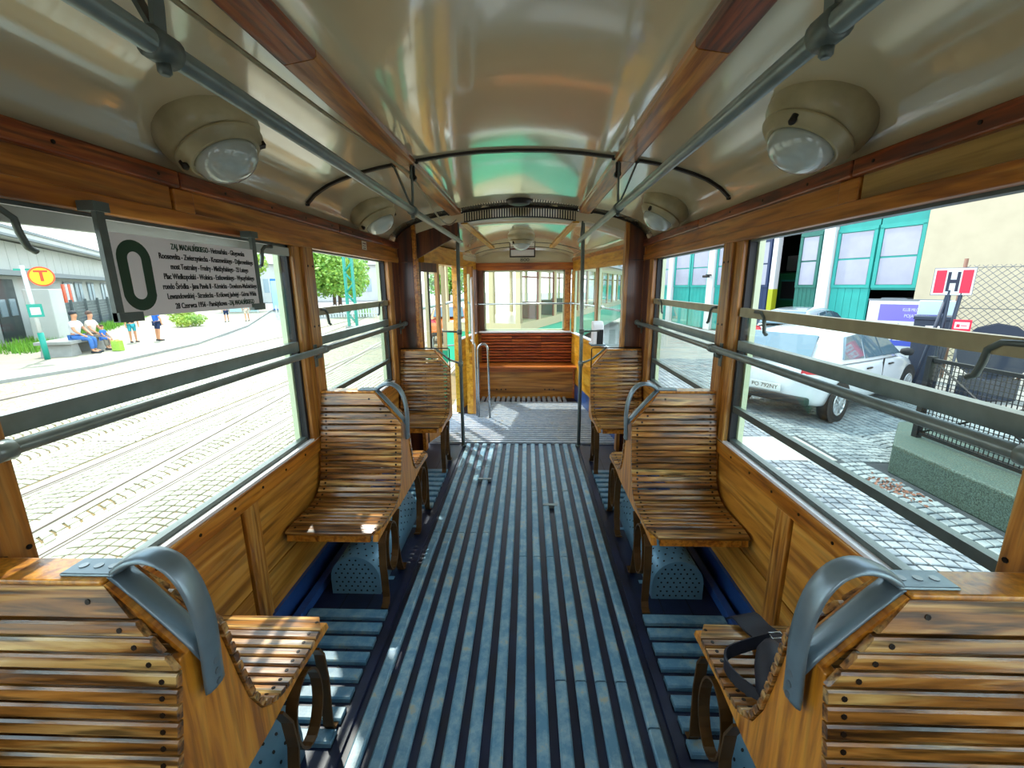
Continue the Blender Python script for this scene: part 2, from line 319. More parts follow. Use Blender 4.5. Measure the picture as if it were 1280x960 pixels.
# ================================================================== SIDE WALLS, PILLARS, BEAMS
WIN = [(-0.62, 0.66), (0.82, 2.09), (2.26, 3.50)]
for s, side in ((-1, 'left'), (1, 'right')):
    wall = tag(obj('wall_' + side, sbox(s, 1.064, 1.10, -1.5, 3.80, 0.0, 0.715), 'panel'), kind='structure')
    # lower panels between battens
    for a, b in ((-0.9, 0.02), (0.10, 0.70), (0.78, 1.485), (1.575, 2.13), (2.21, 2.95), (3.03, 3.74)):
        obj('panel', sbox(s, 1.052, 1.066, a, b, 0.30, 0.645), 'panel', wall)
        obj('panel', sbox(s, 1.052, 1.066, a, b, 0.11, 0.292), 'panel', wall)
    for yb in (0.06, 0.74, 1.53, 2.17, 2.99):
        obj('batten', sbox(s, 1.040, 1.066, yb - 0.038, yb + 0.038, 0.10, 0.648), 'post', wall, bevel=0.004)
        obj('batten_bead', sbox(s, 1.046, 1.066, yb + 0.040, yb + 0.060, 0.10, 0.648), 'post', wall, bevel=0.003)
    for a, b in ((-1.2, 0.74), (0.745, 2.17), (2.175, 3.75)):
        obj('sill_rail', sbox(s, 1.040, 1.075, a, b, 0.645, 0.716), 'rail_wood', wall, bevel=0.004)
    sc = MB()
    for q in range(24):
        sc.disc((s * 1.040, -0.5 + q * 0.177, 0.685), (-s, 0, 0), 0.006, 8)
    tag(obj('screw_heads', sc, 'screw', wall), kind='stuff')
    obj('sill_strip', sbox(s, 1.046, 1.085, -1.2, 3.52, 0.716, 0.728), 'sign_face', wall)
    bb = tag(obj('baseboard_' + side, sbox(s, 1.035, 1.064, -1.2, 3.75, 0.0, 0.11), 'base_blue'), kind='structure')
    # posts
    for a, b in ((-0.78, -0.62), (0.66, 0.82), (2.09, 2.26)):
        m = (a + b) / 2
        obj('post', sbox(s, 1.045, 1.10, a, a + 0.07, 0.716, 1.69), 'post', wall, bevel=0.004)
        obj('post', sbox(s, 1.028, 1.10, a + 0.072, b, 0.716, 1.69), 'post', wall, bevel=0.005)
    obj('post', sbox(s, 1.035, 1.10, 3.50, 3.60, 0.716, 1.69), 'post', wall, bevel=0.005)
    obj('post', sbox(s, 1.035, 1.10, 3.602, 3.76, 0.716, 1.69), 'dark_wood', wall, bevel=0.005)
    obj('post', sbox(s, 1.035, 1.10, -1.5, -0.785, 0.716, 1.69), 'post', wall)
    sc = MB()
    for a in (0.66, 2.09):
        for z in (0.95, 1.3, 1.6): 
            sc.disc((s * 1.028, a + 0.10, z), (-s, 0, 0), 0.006, 8); sc.disc((s * 1.028, a + 0.145, z), (-s, 0, 0), 0.006, 8)
    tag(obj('screw_heads', sc, 'screw', wall), kind='stuff')
    # beam above the windows
    tr = tag(obj('trim_1' if s < 0 else 'trim_2', sbox(s, 1.055, 1.10, -1.5, 3.78, 1.69, 1.86), 'beam'), kind='structure')
    obj('lower_rail', sbox(s, 1.028, 1.06, -1.5, 3.78, 1.688, 1.735), 'beam', tr, bevel=0.004)
    for a, b in ((-1.5, -0.05), (0.03, 1.398), (1.495, 3.76)):
        obj('frieze_panel', sbox(s, 1.044, 1.06, a, b, 1.737, 1.803), 'beam' if s < 0 or a > 1 else 'tan_wood', tr)
    obj('frieze_block', sbox(s, 1.036, 1.06, 1.405, 1.488, 1.735, 1.803), 'beam', tr, bevel=0.005)
    for a, b in ((-1.5, -0.3), (-0.298, 1.42), (1.424, 2.6), (2.604, 3.78)):
        obj('top_trim', sbox(s, 1.022, 1.06, a, b, 1.803, 1.853), 'trim_red', tr, bevel=0.006)
    sc = MB()
    for q in range(15): sc.disc((s * 1.022, -0.4 + q * 0.29, 1.828), (-s, 0, 0), 0.005, 8)
    tag(obj('screw_heads', sc, 'screw', tr), kind='stuff')
    # windows
    for wi, (a, b) in enumerate(WIN):
        wn = tag(empty('window_%d' % (wi + 1 + (3 if s > 0 else 0)), (s * 1.08, (a + b) / 2, 0.73)), kind='structure')
        def wbox(name, x0, x1, y0, y1, z0, z1, mat):
            mb = sbox(s, x0, x1, y0, y1, z0, z1); mb.v = [(p[0] - s * 1.08, p[1] - (a + b) / 2, p[2] - 0.73) for p in mb.v]; return obj(name, mb, mat, wn)
        wbox('frame_stile', 1.066, 1.098, a, a + 0.02, 0.728, 1.69, 'rubber'); wbox('frame_stile', 1.066, 1.098, b - 0.02, b, 0.728, 1.69, 'rubber')
        wbox('frame_sill', 1.070, 1.10, a, b, 0.728, 0.746, 'steel_dark'); wbox('frame_head', 1.066, 1.098, a, b, 1.680, 1.69, 'steel_dark')
        wbox('outer_trim', 1.10, 1.125, a - 0.01, a + 0.035, 0.70, 1.71, 'pale_green'); wbox('outer_trim', 1.10, 1.125, b - 0.035, b + 0.01, 0.70, 1.71, 'pale_green')
        wbox('meeting_rail', 1.058, 1.092, a + 0.02, b - 0.02, 1.190, 1.236, 'steel')
        if not (s < 0 and wi == 1):
            wbox('sash_rail', 1.052, 1.075, a + 0.02, b - 0.02, 1.348, 1.388, 'brass_bar'); wbox('sash_rail', 1.068, 1.092, a + 0.02, b - 0.02, 0.885, 0.915, 'steel_dark')
            zz = 1.348
        else:
            wbox('sash_rail', 1.052, 1.075, a + 0.02, b - 0.02, 1.640, 1.676, 'bar_lit'); zz = 1.640
        wbox('pane', 1.0835, 1.0865, a + 0.02, b - 0.02, 0.746, 1.212, 'glass')
        if zz < 1.5: wbox('sash_pane', 1.0715, 1.0745, a + 0.02, b - 0.02, 0.90, 1.36, 'glass')
        else: wbox('sash_pane', 1.0715, 1.0745, a + 0.02, b - 0.02, 1.21, 1.65, 'glass')
        for yy, sg in ((a + 0.06, 1), (b - 0.16, -1)):      # hooked sash catches
            ct = MB(); cx = 1.045
            ct.ribbon([(s * (cx + 0.006) - s * 1.08, yy - (a + b) / 2 + q[0] * sg, zz - 0.73 + q[1]) for q in ((0.0, 0.03), (0.05, 0.028), (0.075, 0.01), (0.08, -0.02), (0.09, -0.05), (0.105, -0.058))], (1, 0, 0), 0.016, 0.014, round_=True)
            ct.box(*sorted((s * (cx + 0.008) - s * 1.08, s * (cx + 0.014) - s * 1.08)), yy - (a + b) / 2 - 0.02 * 1, yy - (a + b) / 2 + 0.03, zz + 0.002 - 0.73, zz + 0.038 - 0.73)
            obj('catch', ct, 'steel_dark', wn)
    # grab rail in front of the windows
    hr = empty('window_grab_rail', (s * 1.0, 1.5, 1.18), 0, 'grey steel grab rail along the %s windows' % ('route board side' if s < 0 else 'depot side'), 'handrail')
    obj('tube', MB().tube([(0, -2.2, 0), (0, 2.28, 0), (s * 0.035, 2.30, 0)], 0.0155, 12), 'steel', hr)
    for yb in (0.74, 2.17, 3.70):
        obj('bracket', MB().tube([(s * 0.0, yb - 1.5, -0.005), (s * 0.0, yb - 1.5, -0.03), (s * 0.035, yb - 1.5, -0.04)], 0.010, 8).box(*sorted((s * 0.024, s * 0.030)), yb - 1.5 - 0.014, yb - 1.5 + 0.014, -0.085, 0.03), 'steel_dark', hr)
        obj('collar', MB().lathe([(0.0155, -0.02), (0.022, -0.016), (0.022, 0.016), (0.0155, 0.02)], (0, yb - 1.5 + 0.045, 0), (0, 1, 0), 14), 'steel', hr)

# ================================================================== CEILING
prof_half = [(1.062, 1.852), (1.035, 1.905), (0.99, 1.948), (0.93, 1.985), (0.86, 2.013), (0.76, 2.044), (0.66, 2.066), (0.56, 2.083), (0.49, 2.092), (0.40, 2.104), (0.30, 2.117), (0.16, 2.128), (0.0, 2.132)]
prof = [(-x, z) for x, z in prof_half] + [(x, z) for x, z in reversed(prof_half[:-1])]
def loft(profiles, ys):
    mb = MB(); n = len(profiles[0])
    vs = [(x, yy, z) for pr, yy in zip(profiles, ys) for x, z in pr]
    fs = [(i * n + k, i * n + k + 1, (i + 1) * n + k + 1, (i + 1) * n + k) for i in range(len(ys) - 1) for k in range(n - 1)]
    return mb.add(vs, fs, True)
ys = [-1.5 + 0.3 * i for i in range(18)] + [3.78]
ceil = obj('ceiling', loft([prof] * len(ys), ys), 'cream'); tag(ceil, kind='structure')
so = ceil.modifiers.new('solid', 'SOLIDIFY'); so.thickness = 0.03; so.offset = 1.0 
def zc(x):
    x = abs(x)
    for (x1, z1), (x0, z0) in zip(prof_half, prof_half[1:]):
        if x0 <= x <= x1: return z0 + (z1 - z0) * (x - x0) / (x1 - x0)
    return 1.85
for s in (-1, 1):
    for a, b in ((-1.5, 1.25), (1.254, 2.24), (2.244, 3.76)):
        obj('ceiling_strip', MB().prism([(s * 0.480, 2.094), (s * 0.480, 2.076), (s * 0.488, 2.070), (s * 0.565, 2.058), (s * 0.575, 2.064), (s * 0.576, 2.082)], 'y', a, b), 'trim_red' if b < 1.3 else 'beam', ceil)
for yb in (2.26, 3.755):
    for a, b, nm in ((-1.03, -0.585, 'rib'), (-0.475, 0.475, 'rib'), (0.585, 1.03, 'rib')):
        pts = [(a + (b - a) * k / 12, yb, zc(a + (b - a) * k / 12) - 0.006) for k in range(13)]
        obj(nm, MB().ribbon(pts, (0, 1, 0), 0.022, 0.012), 'rib', ceil)
        for e in (0, -1): obj('rib_screw', MB().lathe([(0.011, 0), (0.009, 0.008), (0.0, 0.01)], (pts[e][0], yb, pts[e][2] - 0.004), (0, 0, -1), 10), 'rib', ceil)
vent = obj('ceiling_vent', MB().lathe([(0.10, 0.0), (0.10, 0.008), (0.085, 0.014), (0.08, 0.03), (0.06, 0.036), (0.0, 0.038)], (0, 0, 0), (0, 0, -1), 32), 'rib', loc=(0.0, 3.52, 2.131))
tag(vent, 'flat round dark vent cap on the cream ceiling before the slotted grille', 'vent')
# slotted grille across the end of the saloon ceiling
gr = empty('air_grille', (0, 3.766, 2.06), 0, 'curved cream air grille of upright slots across the saloon end', 'grille')
gp = [(x, zc(x) - 2.06 - 0.012) for x in [-0.46 + 0.92 * k / 16 for k in range(17)]]
obj('backing', MB().prism(gp + [(x, z - 0.075) for x, z in reversed(gp)], 'y', 0.012, 0.02), 'black', gr)
obj('frame', MB().ribbon([(x, 0, z) for x, z in gp], (0, 1, 0), 0.03, 0.008).ribbon([(x, 0, z - 0.075) for x, z in gp], (0, 1, 0), 0.03, 0.008), 'rib', gr)
fin = B(-0.0052, 0.0052, -0.008, 0.010, -0.070, 0.0).mesh('fin', 'cream')
for k in range(44):
    x = -0.445 + 0.89 * k / 43; link('fin', fin, gr, (x, 0, zc(x) - 2.06 - 0.016))
# overhead hand rails with V brackets
for s in (-1, 1):
    oh = empty('overhead_rail', (s * 0.505, 1.6, 1.862), 0, 'long overhead grey hand rail hung on V straps, %s' % ('with a bell cord beside it' if s < 0 else 'no cord beside it'), 'handrail')
    obj('tube', MB().tube([(0, -2.6, 0), (0, 2.25, 0)], 0.0175, 14), 'steel', oh)
    for yb in (0.75, 2.26):
        yl = yb - 1.6
        obj('clamp', MB().lathe([(0.0175, -0.024), (0.024, -0.02), (0.024, 0.02), (0.0175, 0.024)], (0, yl, 0), (0, 1, 0), 16).lathe([(0.010, 0), (0.010, 0.012), (0.006, 0.016)], (0, yl, -0.022), (0, 0, -1), 10), 'steel_dark', oh)
        obj('strap', MB().ribbon([(0, yl, 0.015), (s * 0.022, yl, 0.06), (s * 0.085, yl, zc(0.59) - 1.862)], (0, 1, 0), 0.024, 0.007), 'steel_dark', oh)
        obj('strap', MB().ribbon([(0, yl, 0.015), (-s * 0.004, yl, 0.06), (-s * 0.006, yl, 2.075 - 1.862)], (0, 1, 0), 0.024, 0.007), 'steel_dark', oh)
    obj('end_strap', MB().tube([(0, 2.20, 0.0), (s * 0.012, 2.21, 0.1), (s * 0.02, 2.2, 0.19)], 0.007, 8), 'steel_dark', oh)
    if s < 0: 
        cp = []
        for q in range(15):
            t = q / 14; cp.append((-0.615 + 0.105 * t ** 2, -0.6 + 2.85 * t, 2.035 - 0.02 * math.sin(PI * t)))
        for q in range(1, 13):
            t = q / 12; cp.append((-0.51 - 0.02 * t, 2.25 + 1.55 * t, 2.035 - 0.11 * math.sin(PI * t) * (0.4 + t)))
        tag(obj('bell_cord', MB().tube(cp, 0.0058, 6), 'brass_bar'), 'thin cord sagging along the ceiling beside the wooden strip', 'cord')
    cl = MB().box(s * 0.50 - 0.012, s * 0.50 + 0.012, 2.27, 2.285, 2.02, 2.075).lathe([(0.016, 0), (0.016, 0.03)], (s * 0.50, 2.275, 2.02), (0, 1, 0), 10)
    tag(obj('cord_guide', cl, 'rib'), 'small black cord guide under the ceiling strip above the %s rail' % ('cord side' if s < 0 else 'cordless'), 'bracket')

# ceiling lamps
def lamp(loc, axis, label):
    t = empty('ceiling_lamp', loc, 0, label, 'lamp', 'round bowl lamps on the ceiling')
    A = Vector(axis).normalized()
    obj('housing', MB().lathe([(0.146, -0.06), (0.146, 0.002), (0.141, 0.022), (0.126, 0.040), (0.121, 0.046)], (0, 0, 0), A, 40), 'cream_lamp', t)
    obj('ring', MB().lathe([(0.118, 0.044), (0.129, 0.047), (0.130, 0.055), (0.120, 0.058), (0.119, 0.066), (0.108, 0.069), (0.106, 0.077), (0.097, 0.080), (0.095, 0.078)], (0, 0, 0), A, 40), 'cream_lamp', t)
    obj('globe', MB().lathe([(0.094 * math.cos(a), 0.076 + 0.066 * math.sin(a)) for a in [PI / 2 * k / 9 for k in range(9)]] + [(0.004, 0.142)], (0, 0, 0), A, 36), 'globe', t)
    u = A.orthogonal().normalized(); v = A.cross(u)
    obj('clasp', MB().lathe([(0.010, 0), (0.010, 0.02), (0.005, 0.026)], u * 0.116 + A * 0.058, A, 10), 'rib', t)
    obj('hinge', MB().obox(-u * 0.118 + A * 0.058, u, v, A, 0.012, 0.010, 0.012), 'rib', t)
    return t
for s in (-1, 1):
    for yb, wh in ((1.43, 'nearer its frieze block'), (2.86, 'beyond the dark rib')):
        x = 0.875
        lamp((s * 0.908, yb, 1.957), (-s * 0.50, 0, -0.87), 'cream bowl lamp with frosted globe, on the %s cove, %s' % ('route board side' if s < 0 else 'depot side', wh))
lamp((0.0, 4.78, 2.0), (0, 0, -1), 'cream bowl lamp hanging centrally over the end platform')

# ================================================================== BENCHES
def cat(pts, n=5):
    P = [Vector(p) for p in pts]; P = [P[0]] + P + [P[-1]]; o = []
    for i in range(1, len(P) - 2):
        for k in range(n):
            t = k / n; a, b, c, d = P[i - 1:i + 3]
            o.append(0.5 * ((2 * b) + (-a + c) * t + (2 * a - 5 * b + 4 * c - d) * t * t + (-a + 3 * b - 3 * c + d) * t ** 3))
    return o + [P[-2]]
A0, A1 = 0.600, 1.032; AC = 0.82
PC = [(-0.034, 0.952), (-0.055, 0.86), (-0.078, 0.74), (-0.100, 0.63), (-0.122, 0.54), (-0.150, 0.478), (-0.195, 0.440), (-0.26, 0.424), (-0.35, 0.424), (-0.44, 0.428), (-0.50, 0.418)]
def resample(pts):
    L = [0]
    for p, q in zip(pts, pts[1:]): L.append(L[-1] + math.dist(p, q))
    def at(d):
        d = max(0, min(L[-1], d))
        for i in range(len(pts) - 1):
            if d <= L[i + 1] + 1e-9:
                t = (d - L[i]) / (L[i + 1] - L[i]); p, q = pts[i], pts[i + 1]
                return (p[0] + (q[0] - p[0]) * t, p[1] + (q[1] - p[1]) * t)
    return at, L[-1]
at, LT = resample(PC)
def slat_spans():
    spans = [(0.0, 0.066)]; d = 0.070; n = 22; p = (LT - 0.070 - 0.070) / n
    for k in range(n): spans.append((d + 0.0025, d + p - 0.0025)); d += p
    spans.append((d + 0.0025, LT)); return spans
def aisle_x(z):     # the corner below the handle is cut off diagonally
    if z > 0.79: return A0 + 0.002 + (z - 0.79) / 0.16 * 0.140
    return A0 + 0.002
CACHE = {}
def half_meshes(s, h):
    if (s, h) in CACHE: return CACHE[(s, h)]
    out = []; scr = MB(); scw = MB()
    for i, (d0, d1) in enumerate(slat_spans()):
        p, q = at(d0), at(d1); cx, cz = (p[0] + q[0]) / 2, (p[1] + q[1]) / 2
        t = Vector((0, q[0] - p[0], q[1] - p[1])); ln = t.length; t.normalize(); nrm = Vector((0, t.z, -t.y))
        if nrm.y > 0.0 and nrm.z < 0: nrm = -nrm
        if nrm.y > 0.3: nrm = -nrm
        half = ln / 2; th = 0.015; ch = 0.004
        sec = [(-half, -th), (half, -th), (half, -ch), (half - ch, 0), (-half + ch, 0), (-half, -ch)]
        xa0 = aisle_x(p[1]); xa1 = aisle_x(q[1]); wob = 0.0
        vs = []
        for xe in ('a', 'w'):
            for a, b in sec:
                w = Vector((0, cx, cz)) + t * a + nrm * b
                x = (xa0 + (xa1 - xa0) * (a + half) / ln) if xe == 'a' else A1
                if i == 23 and xe == 'a' and a > 0: x += 0.035      # rounded front corner
                vs.append((s * (x - AC), w.y * h, w.z))
        n = 6; fs = [tuple(range(n)), tuple(range(n, 2 * n))] + [(k, (k + 1) % n, n + (k + 1) % n, n + k) for k in range(n)]
        mb = MB().add(vs, fs); out.append(mb.mesh('slat', 'slat'))
        for xe in (xa0 + 0.028, A1 - 0.03):
            c = Vector((s * (xe - AC), cx * h, cz)); nn = Vector((0, nrm.y * h, nrm.z)); scr.disc(c, nn, 0.0055, 8, 0.0012)
    CACHE[(s, h)] = (out, scr.mesh('screw_heads', 'screw')); return CACHE[(s, h)]
def end_board(s, x0, x1, halves):
    up = []
    for i, p in enumerate(PC):
        if p[1] <= 0.80: up.append(p)
    left = [(-0.062 + 0.015, 0.80)] + [(y + (0.016 if z > 0.5 else 0.010), z - (0.004 if z > 0.5 else 0.016)) for y, z in up]
    if halves == 2:
        poly = left + [(-0.50, 0.375), (-0.30, 0.385), (-0.16, 0.37), (0.16, 0.37), (0.30, 0.385), (0.50, 0.375)] + [(-y, z) for y, z in reversed(left)]
    else:
        poly = left + [(-0.50, 0.375), (-0.30, 0.385), (-0.10, 0.36), (0.0, 0.36), (0.0, 0.80)]
    return MB().prism(poly, 'x', *sorted((s * (x0 - AC), s * (x1 - AC))))
def iron_frame(t, s, h):
    xl = s * (A0 + 0.016 - AC)
    def R(pts, **k): return MB().ribbon([(xl, y * h, z) for y, z in pts], (1, 0, 0), 0.034, 0.007, **k)
    obj('leg', R([(-0.41, 0.375), (-0.435, 0.33), (-0.445, 0.22), (-0.438, 0.11), (-0.435, 0.04), (-0.447, 0.014), (-0.475, 0.006)]), 'iron', t)
    ov = [(-0.325 + 0.075 * math.cos(a), 0.245 + 0.125 * math.sin(a)) for a in [2 * PI * k / 22 for k in range(22)]]
    obj('leg_loop', R(ov, closed=True), 'iron', t)
    obj('leg', R([(-0.20, 0.375), (-0.235, 0.30), (-0.245, 0.2), (-0.225, 0.09), (-0.20, 0.02), (-0.17, 0.006), (-0.14, 0.016)]), 'iron', t)
def handle(t, s):
    out = [(0.735, 0.967), (0.705, 0.986), (0.668, 0.993), (0.632, 0.978), (0.606, 0.94), (0.592, 0.89), (0.586, 0.83), (0.587, 0.78), (0.590, 0.73), (0.591, 0.69)]
    hd = obj('handle', MB().ribbon(cat([(s * (x - AC), 0, z) for x, z in out], 4), (0, 1, 0), 0.054, 0.019, round_=True), 'alu', t)
    obj('diagonal_bar', MB().ribbon([(s * (x - AC), 0, z) for x, z in ((0.742, 0.960), (0.70, 0.914), (0.65, 0.854), (0.612, 0.806), (0.590, 0.772))], (0, 1, 0), 0.050, 0.012, round_=True), 'alu', hd)
    a, b = sorted((s * (0.728 - AC), s * (0.835 - AC)))
    obj('top_plate', B(a, b, -0.026, 0.026, 0.961, 0.968), 'alu', hd, bevel=0.003)
    sc = MB()
    for k in range(3):
        sc.disc((s * (0.750 + 0.03 * k - AC), 0, 0.968), (0, 0, 1), 0.008, 10, 0.0015); sc.disc((s * (0.582 - AC), 0, 0.70 + 0.025 * k), (-s, 0, 0), 0.007, 10, 0.003)
    tag(obj('plate_screws', sc, 'screw_light', hd), kind='stuff')
def bench(s, yc, halves, label, cat='bench', with_handle=True, group=None):
    t = empty('double_bench' if len(halves) == 2 else 'single_bench', (s * AC, yc, 0.0), 0, label, cat, group)
    for h in halves:
        ms, sc = half_meshes(s, h)
        for m in ms: link('slat', m, t)
        tag(link('screw_heads', sc, t), kind='stuff')
        iron_frame(t, s, h)
        obj('front_rail', B(*sorted((s * (A0 + 0.05 - AC), s * (A1 - AC))), *sorted((h * -0.488, h * -0.47)), 0.366, 0.402), 'rail_wood', t)
    n = len(halves)
    eb = obj('end_board', end_board(s, A0 + 0.008, A0 + 0.034, n), 'end_board', t, bevel=0.003); obj('end_board', end_board(s, A1 - 0.03, A1 - 0.004, n), 'end_board', t)
    if n == 1 and halves[0] == -1: 
        for o in t.children:
            if o.name.startswith('end_board'): o.scale.y = -1
    yb = 0.034 if n == 2 else 0.012
    obj('top_cap', B(*sorted((s * (0.742 - AC), s * (A1 - AC))), -0.036, yb, 0.950, 0.961), 'end_board', t, bevel=0.004)
    obj('corner_board', MB().ribbon([(s * (0.742 - AC), 0, 0.95), (s * (A0 + 0.012 - AC), 0, 0.795)], (0, 1, 0), 0.066 if n == 2 else 0.03, 0.010), 'rail_wood', t)
    if with_handle: handle(t, s)
    return t
for s in (-1, 1):
    sd = 'route board side' if s < 0 else 'depot side'
    bench(s, 0.72, (-1, 1), 'back-to-back slatted oak bench with looped metal handle, %s' % ('by the cobbled tracks window, empty seat' if s < 0 else 'with a black strap left on its seat'))
    bench(s, 2.215, (-1, 1), 'back-to-back slatted oak bench between the windows, %s' % ('beside the window with the lattice mast' if s < 0 else 'beside the window facing the white car'))
    t = bench(s, 3.70, (1,), 'single slatted oak bench against the bulkhead, %s' % ('by the open door' if s < 0 else 'by the brown bulkhead panel'), with_handle=False)
    sgn = s
    obj('back_rod', MB().tube([(s * (1.03 - AC), -0.02, 0.972), (s * (0.62 - AC), -0.02, 0.972), (s * (0.612 - AC), -0.02, 0.962), (s * (0.612 - AC), -0.02, 0.80)], 0.005, 8), 'rib', t)
    # vertical pole at the end of the aisle, clamped to the bench corner
    p = empty('grab_pole', (s * 0.548, 3.88, 0.0), 0, 'upright grey pole at the aisle end, %s' % ('beside the open doorway' if s < 0 else 'in front of the cast lever housing'), 'pole')
    obj('shaft', MB().tube([(0, 0, 0.0), (-s * 0.002, 0, 1.0), (-s * 0.014, 0, 2.06)], 0.0165, 14), 'steel', p)
    obj('foot_collar', MB().lathe([(0.03, 0), (0.03, 0.006), (0.019, 0.02)], (0, 0, 0), (0, 0, 1), 16), 'steel_dark', p)
    obj('stay', MB().tube([(0, 0, 0.80), (s * 0.09, -0.06, 0.85), (s * 0.15, -0.13, 0.92), (s * 0.20, -0.15, 0.972)], 0.009, 8).lathe([(0.024, -0.022), (0.024, 0.022)], (0, 0, 0.80), (0, 0, 1), 12), 'steel', p)
    obj('clamp', MB().lathe([(0.023, -0.02), (0.023, 0.02)], (0, 0, 1.09), (0, 0, 1), 12).tube([(0, 0, 1.09), (s * 0.16, 0.02, 1.095)], 0.008, 8), 'steel_dark', p)
# perforated heaters under the benches
def heater(s, yc, label, ln=0.74):
    r = 0.122; t = empty('heater', (s * 0.79, yc, 0.0), 0, label, 'heater')
    pf = [(-r, 0.0), (r, 0.0), (r, 0.085)] + [(r * math.cos(a), 0.085 + r * math.sin(a)) for a in [PI * k / 14 for k in range(1, 14)]] + [(-r, 0.085)]
    obj('casing', MB().prism(pf, 'y', -ln / 2, ln / 2, True), 'heater', t)
    d = MB()
    for iy in range(18):
        for k in range(9):
            a = PI * (k + 0.5 * (iy % 2) + 0.3) / 9.3; d.disc((r * math.cos(a), -ln / 2 + 0.03 + iy * (ln - 0.06) / 17, 0.085 + r * math.sin(a)), (math.cos(a), 0, math.sin(a)), 0.0052, 6, 0.001)
    for iz in range(8):
        for k in range(7):
            x = -0.095 + (k + 0.5 * (iz % 2)) * 0.03; z = 0.02 + iz * 0.024
            if x * x + max(0, z - 0.085) ** 2 < (r - 0.012) ** 2:
                for e in (-1, 1): d.disc((x, e * ln / 2, z), (0, e, 0), 0.005, 6, 0.001)
    tag(obj('perforations', d, 'black', t), kind='stuff')
    for e in (-0.25, 0.25): obj('foot_tab', B(*sorted((-s * r, -s * (r + 0.03))), e - 0.012, e + 0.012, 0, 0.004), 'heater', t)
    return t
for s in (-1, 1):
    sd = 'route board side' if s < 0 else 'depot side'
    heater(s, 2.215, 'perforated blue half-round heater under the bench between the windows, %s' % sd)
    heater(s, 0.72, 'perforated blue half-round heater under the bench with %s' % ('the empty seat, route board side' if s < 0 else 'the black strap'))

# black strap and bag lying on the depot-side bench seat
bg_ = empty('shoulder_bag', (0.80, 1.05, 0.43), 0, 'black shoulder strap and small pouch crumpled on the slatted seat', 'bag')
bo = Vector((0.80, 1.05, 0.43))
def bp(L): return cat([tuple(Vector(p) - bo) for p in L])
obj('strap', MB().ribbon(bp([(0.775, 1.275, 0.40), (0.775, 1.235, 0.437), (0.785, 1.18, 0.440), (0.790, 1.11, 0.462), (0.760, 1.03, 0.490), (0.715, 0.97, 0.480)]), (1, 0.15, 0.1), 0.085, 0.006), 'strap', bg_)
obj('strap', MB().ribbon(bp([(0.775, 1.10, 0.475), (0.71, 1.085, 0.468), (0.645, 1.07, 0.452), (0.625, 1.035, 0.444), (0.640, 0.985, 0.440), (0.670, 0.94, 0.442), (0.690, 0.90, 0.447)]), (0.15, 0.5, 1), 0.034, 0.006), 'strap', bg_)
obj('strap', MB().ribbon(bp([(0.79, 1.07, 0.50), (0.74, 1.0, 0.515), (0.70, 0.93, 0.49), (0.67, 0.885, 0.455)]), (1, -0.3, 0.3), 0.05, 0.008), 'strap', bg_)
obj('pouch', MB().lathe([(0.0, -0.10), (0.035, -0.085), (0.05, -0.03), (0.048, 0.03), (0.038, 0.08), (0.018, 0.11), (0.0, 0.115)], Vector((0.715, 0.955, 0.482)) - bo, (0.28, 0.75, 0.16), 16), 'strap', bg_)
obj('buckle', MB().tube([(-0.02, 0.04, 0.055), (0.015, 0.04, 0.06), (0.015, 0.065, 0.057), (-0.02, 0.065, 0.052)], 0.003, 6, True), 'chrome', bg_)

# ================================================================== ROUTE BOARD
rb = empty('route_board', (-0.985, 1.39, 1.42), 0, 'grey route board with a big green zero and lines of street names', 'sign')
obj('board', B(-0.003, 0.003, -0.298, 0.298, 0.005, 0.218), 'sign_face', rb)
TX = Matrix(((0, 0, 1, 0.0035), (1, 0, 0, 0), (0, 1, 0, 0), (0, 0, 0, 1)))
zp = []
for (w_, h_, r_) in ((0.052, 0.092, 0.05), (0.021, 0.062, 0.02)):
    pts = []
    for k in range(28):
        a = 2 * PI * k / 28; cx_, cz_ = math.cos(a), math.sin(a); pts.append((w_ * cx_, (h_ - r_) * (1 if cz_ >= 0 else -1) + r_ * cz_))
    zp.append(pts)
mz = MB(); n = 28
vs = [(0.0036, -0.232 + p[0], 0.112 + p[1]) for p in zp[0]] + [(0.0036, -0.232 + p[0], 0.112 + p[1]) for p in zp[1]]
mz.add(vs, [(k, (k + 1) % n, n + (k + 1) % n, n + k) for k in range(n)])
obj('numeral', mz, 'sign_green', rb)
LN = [('ZAJ. MADALIŃSKIEGO', ' - Hetmańska - Głogowska'), ('', 'Roosevelta - Zwierzyniecka - Kraszewskiego - Dąbrowskiego'), ('', 'most Teatralny - Fredry - Mielżyńskiego - 23 Lutego'),
      ('', 'Plac Wielkopolski - Wolnica - Estkowskiego - Wyszyńskiego'), ('', 'rondo Śródka - Jana Pawła II - Kórnicka - Dowbora-Muśnickiego'), ('', 'Lewandowskiej - Strzelecka - Królowej Jadwigi - Górna Wilda'), ('28 Czerwca 1956 - Pamiątkowa - ', 'ZAJ. MADALIŃSKIEGO')]
WD = [0.34, 0.43, 0.36, 0.42, 0.44, 0.42, 0.38]
for i, (a, b) in enumerate(LN):
    z = 0.197 - i * 0.0285; tot = len(a) + len(b); x0 = 0.065 - WD[i] / 2
    if a:
        wa = WD[i] * (len(a) * (1.08 if i == 0 else 1)) / tot
        fit_text(a.strip(), wa - 0.006, 0.023, 'sign_green' if i == 0 else 'sign_black', rb, TX @ Matrix.Translation((x0 + wa / 2, z, 0)), bold=0.0004)
        fit_text(b.strip(), WD[i] - wa, 0.023, 'sign_black' if i == 0 else 'sign_green', rb, TX @ Matrix.Translation((x0 + wa + (WD[i] - wa) / 2, z, 0)), bold=0.0004)
    else: fit_text(b, WD[i], 0.023, 'sign_black', rb, TX @ Matrix.Translation((0.065, z, 0)), bold=0.0004)
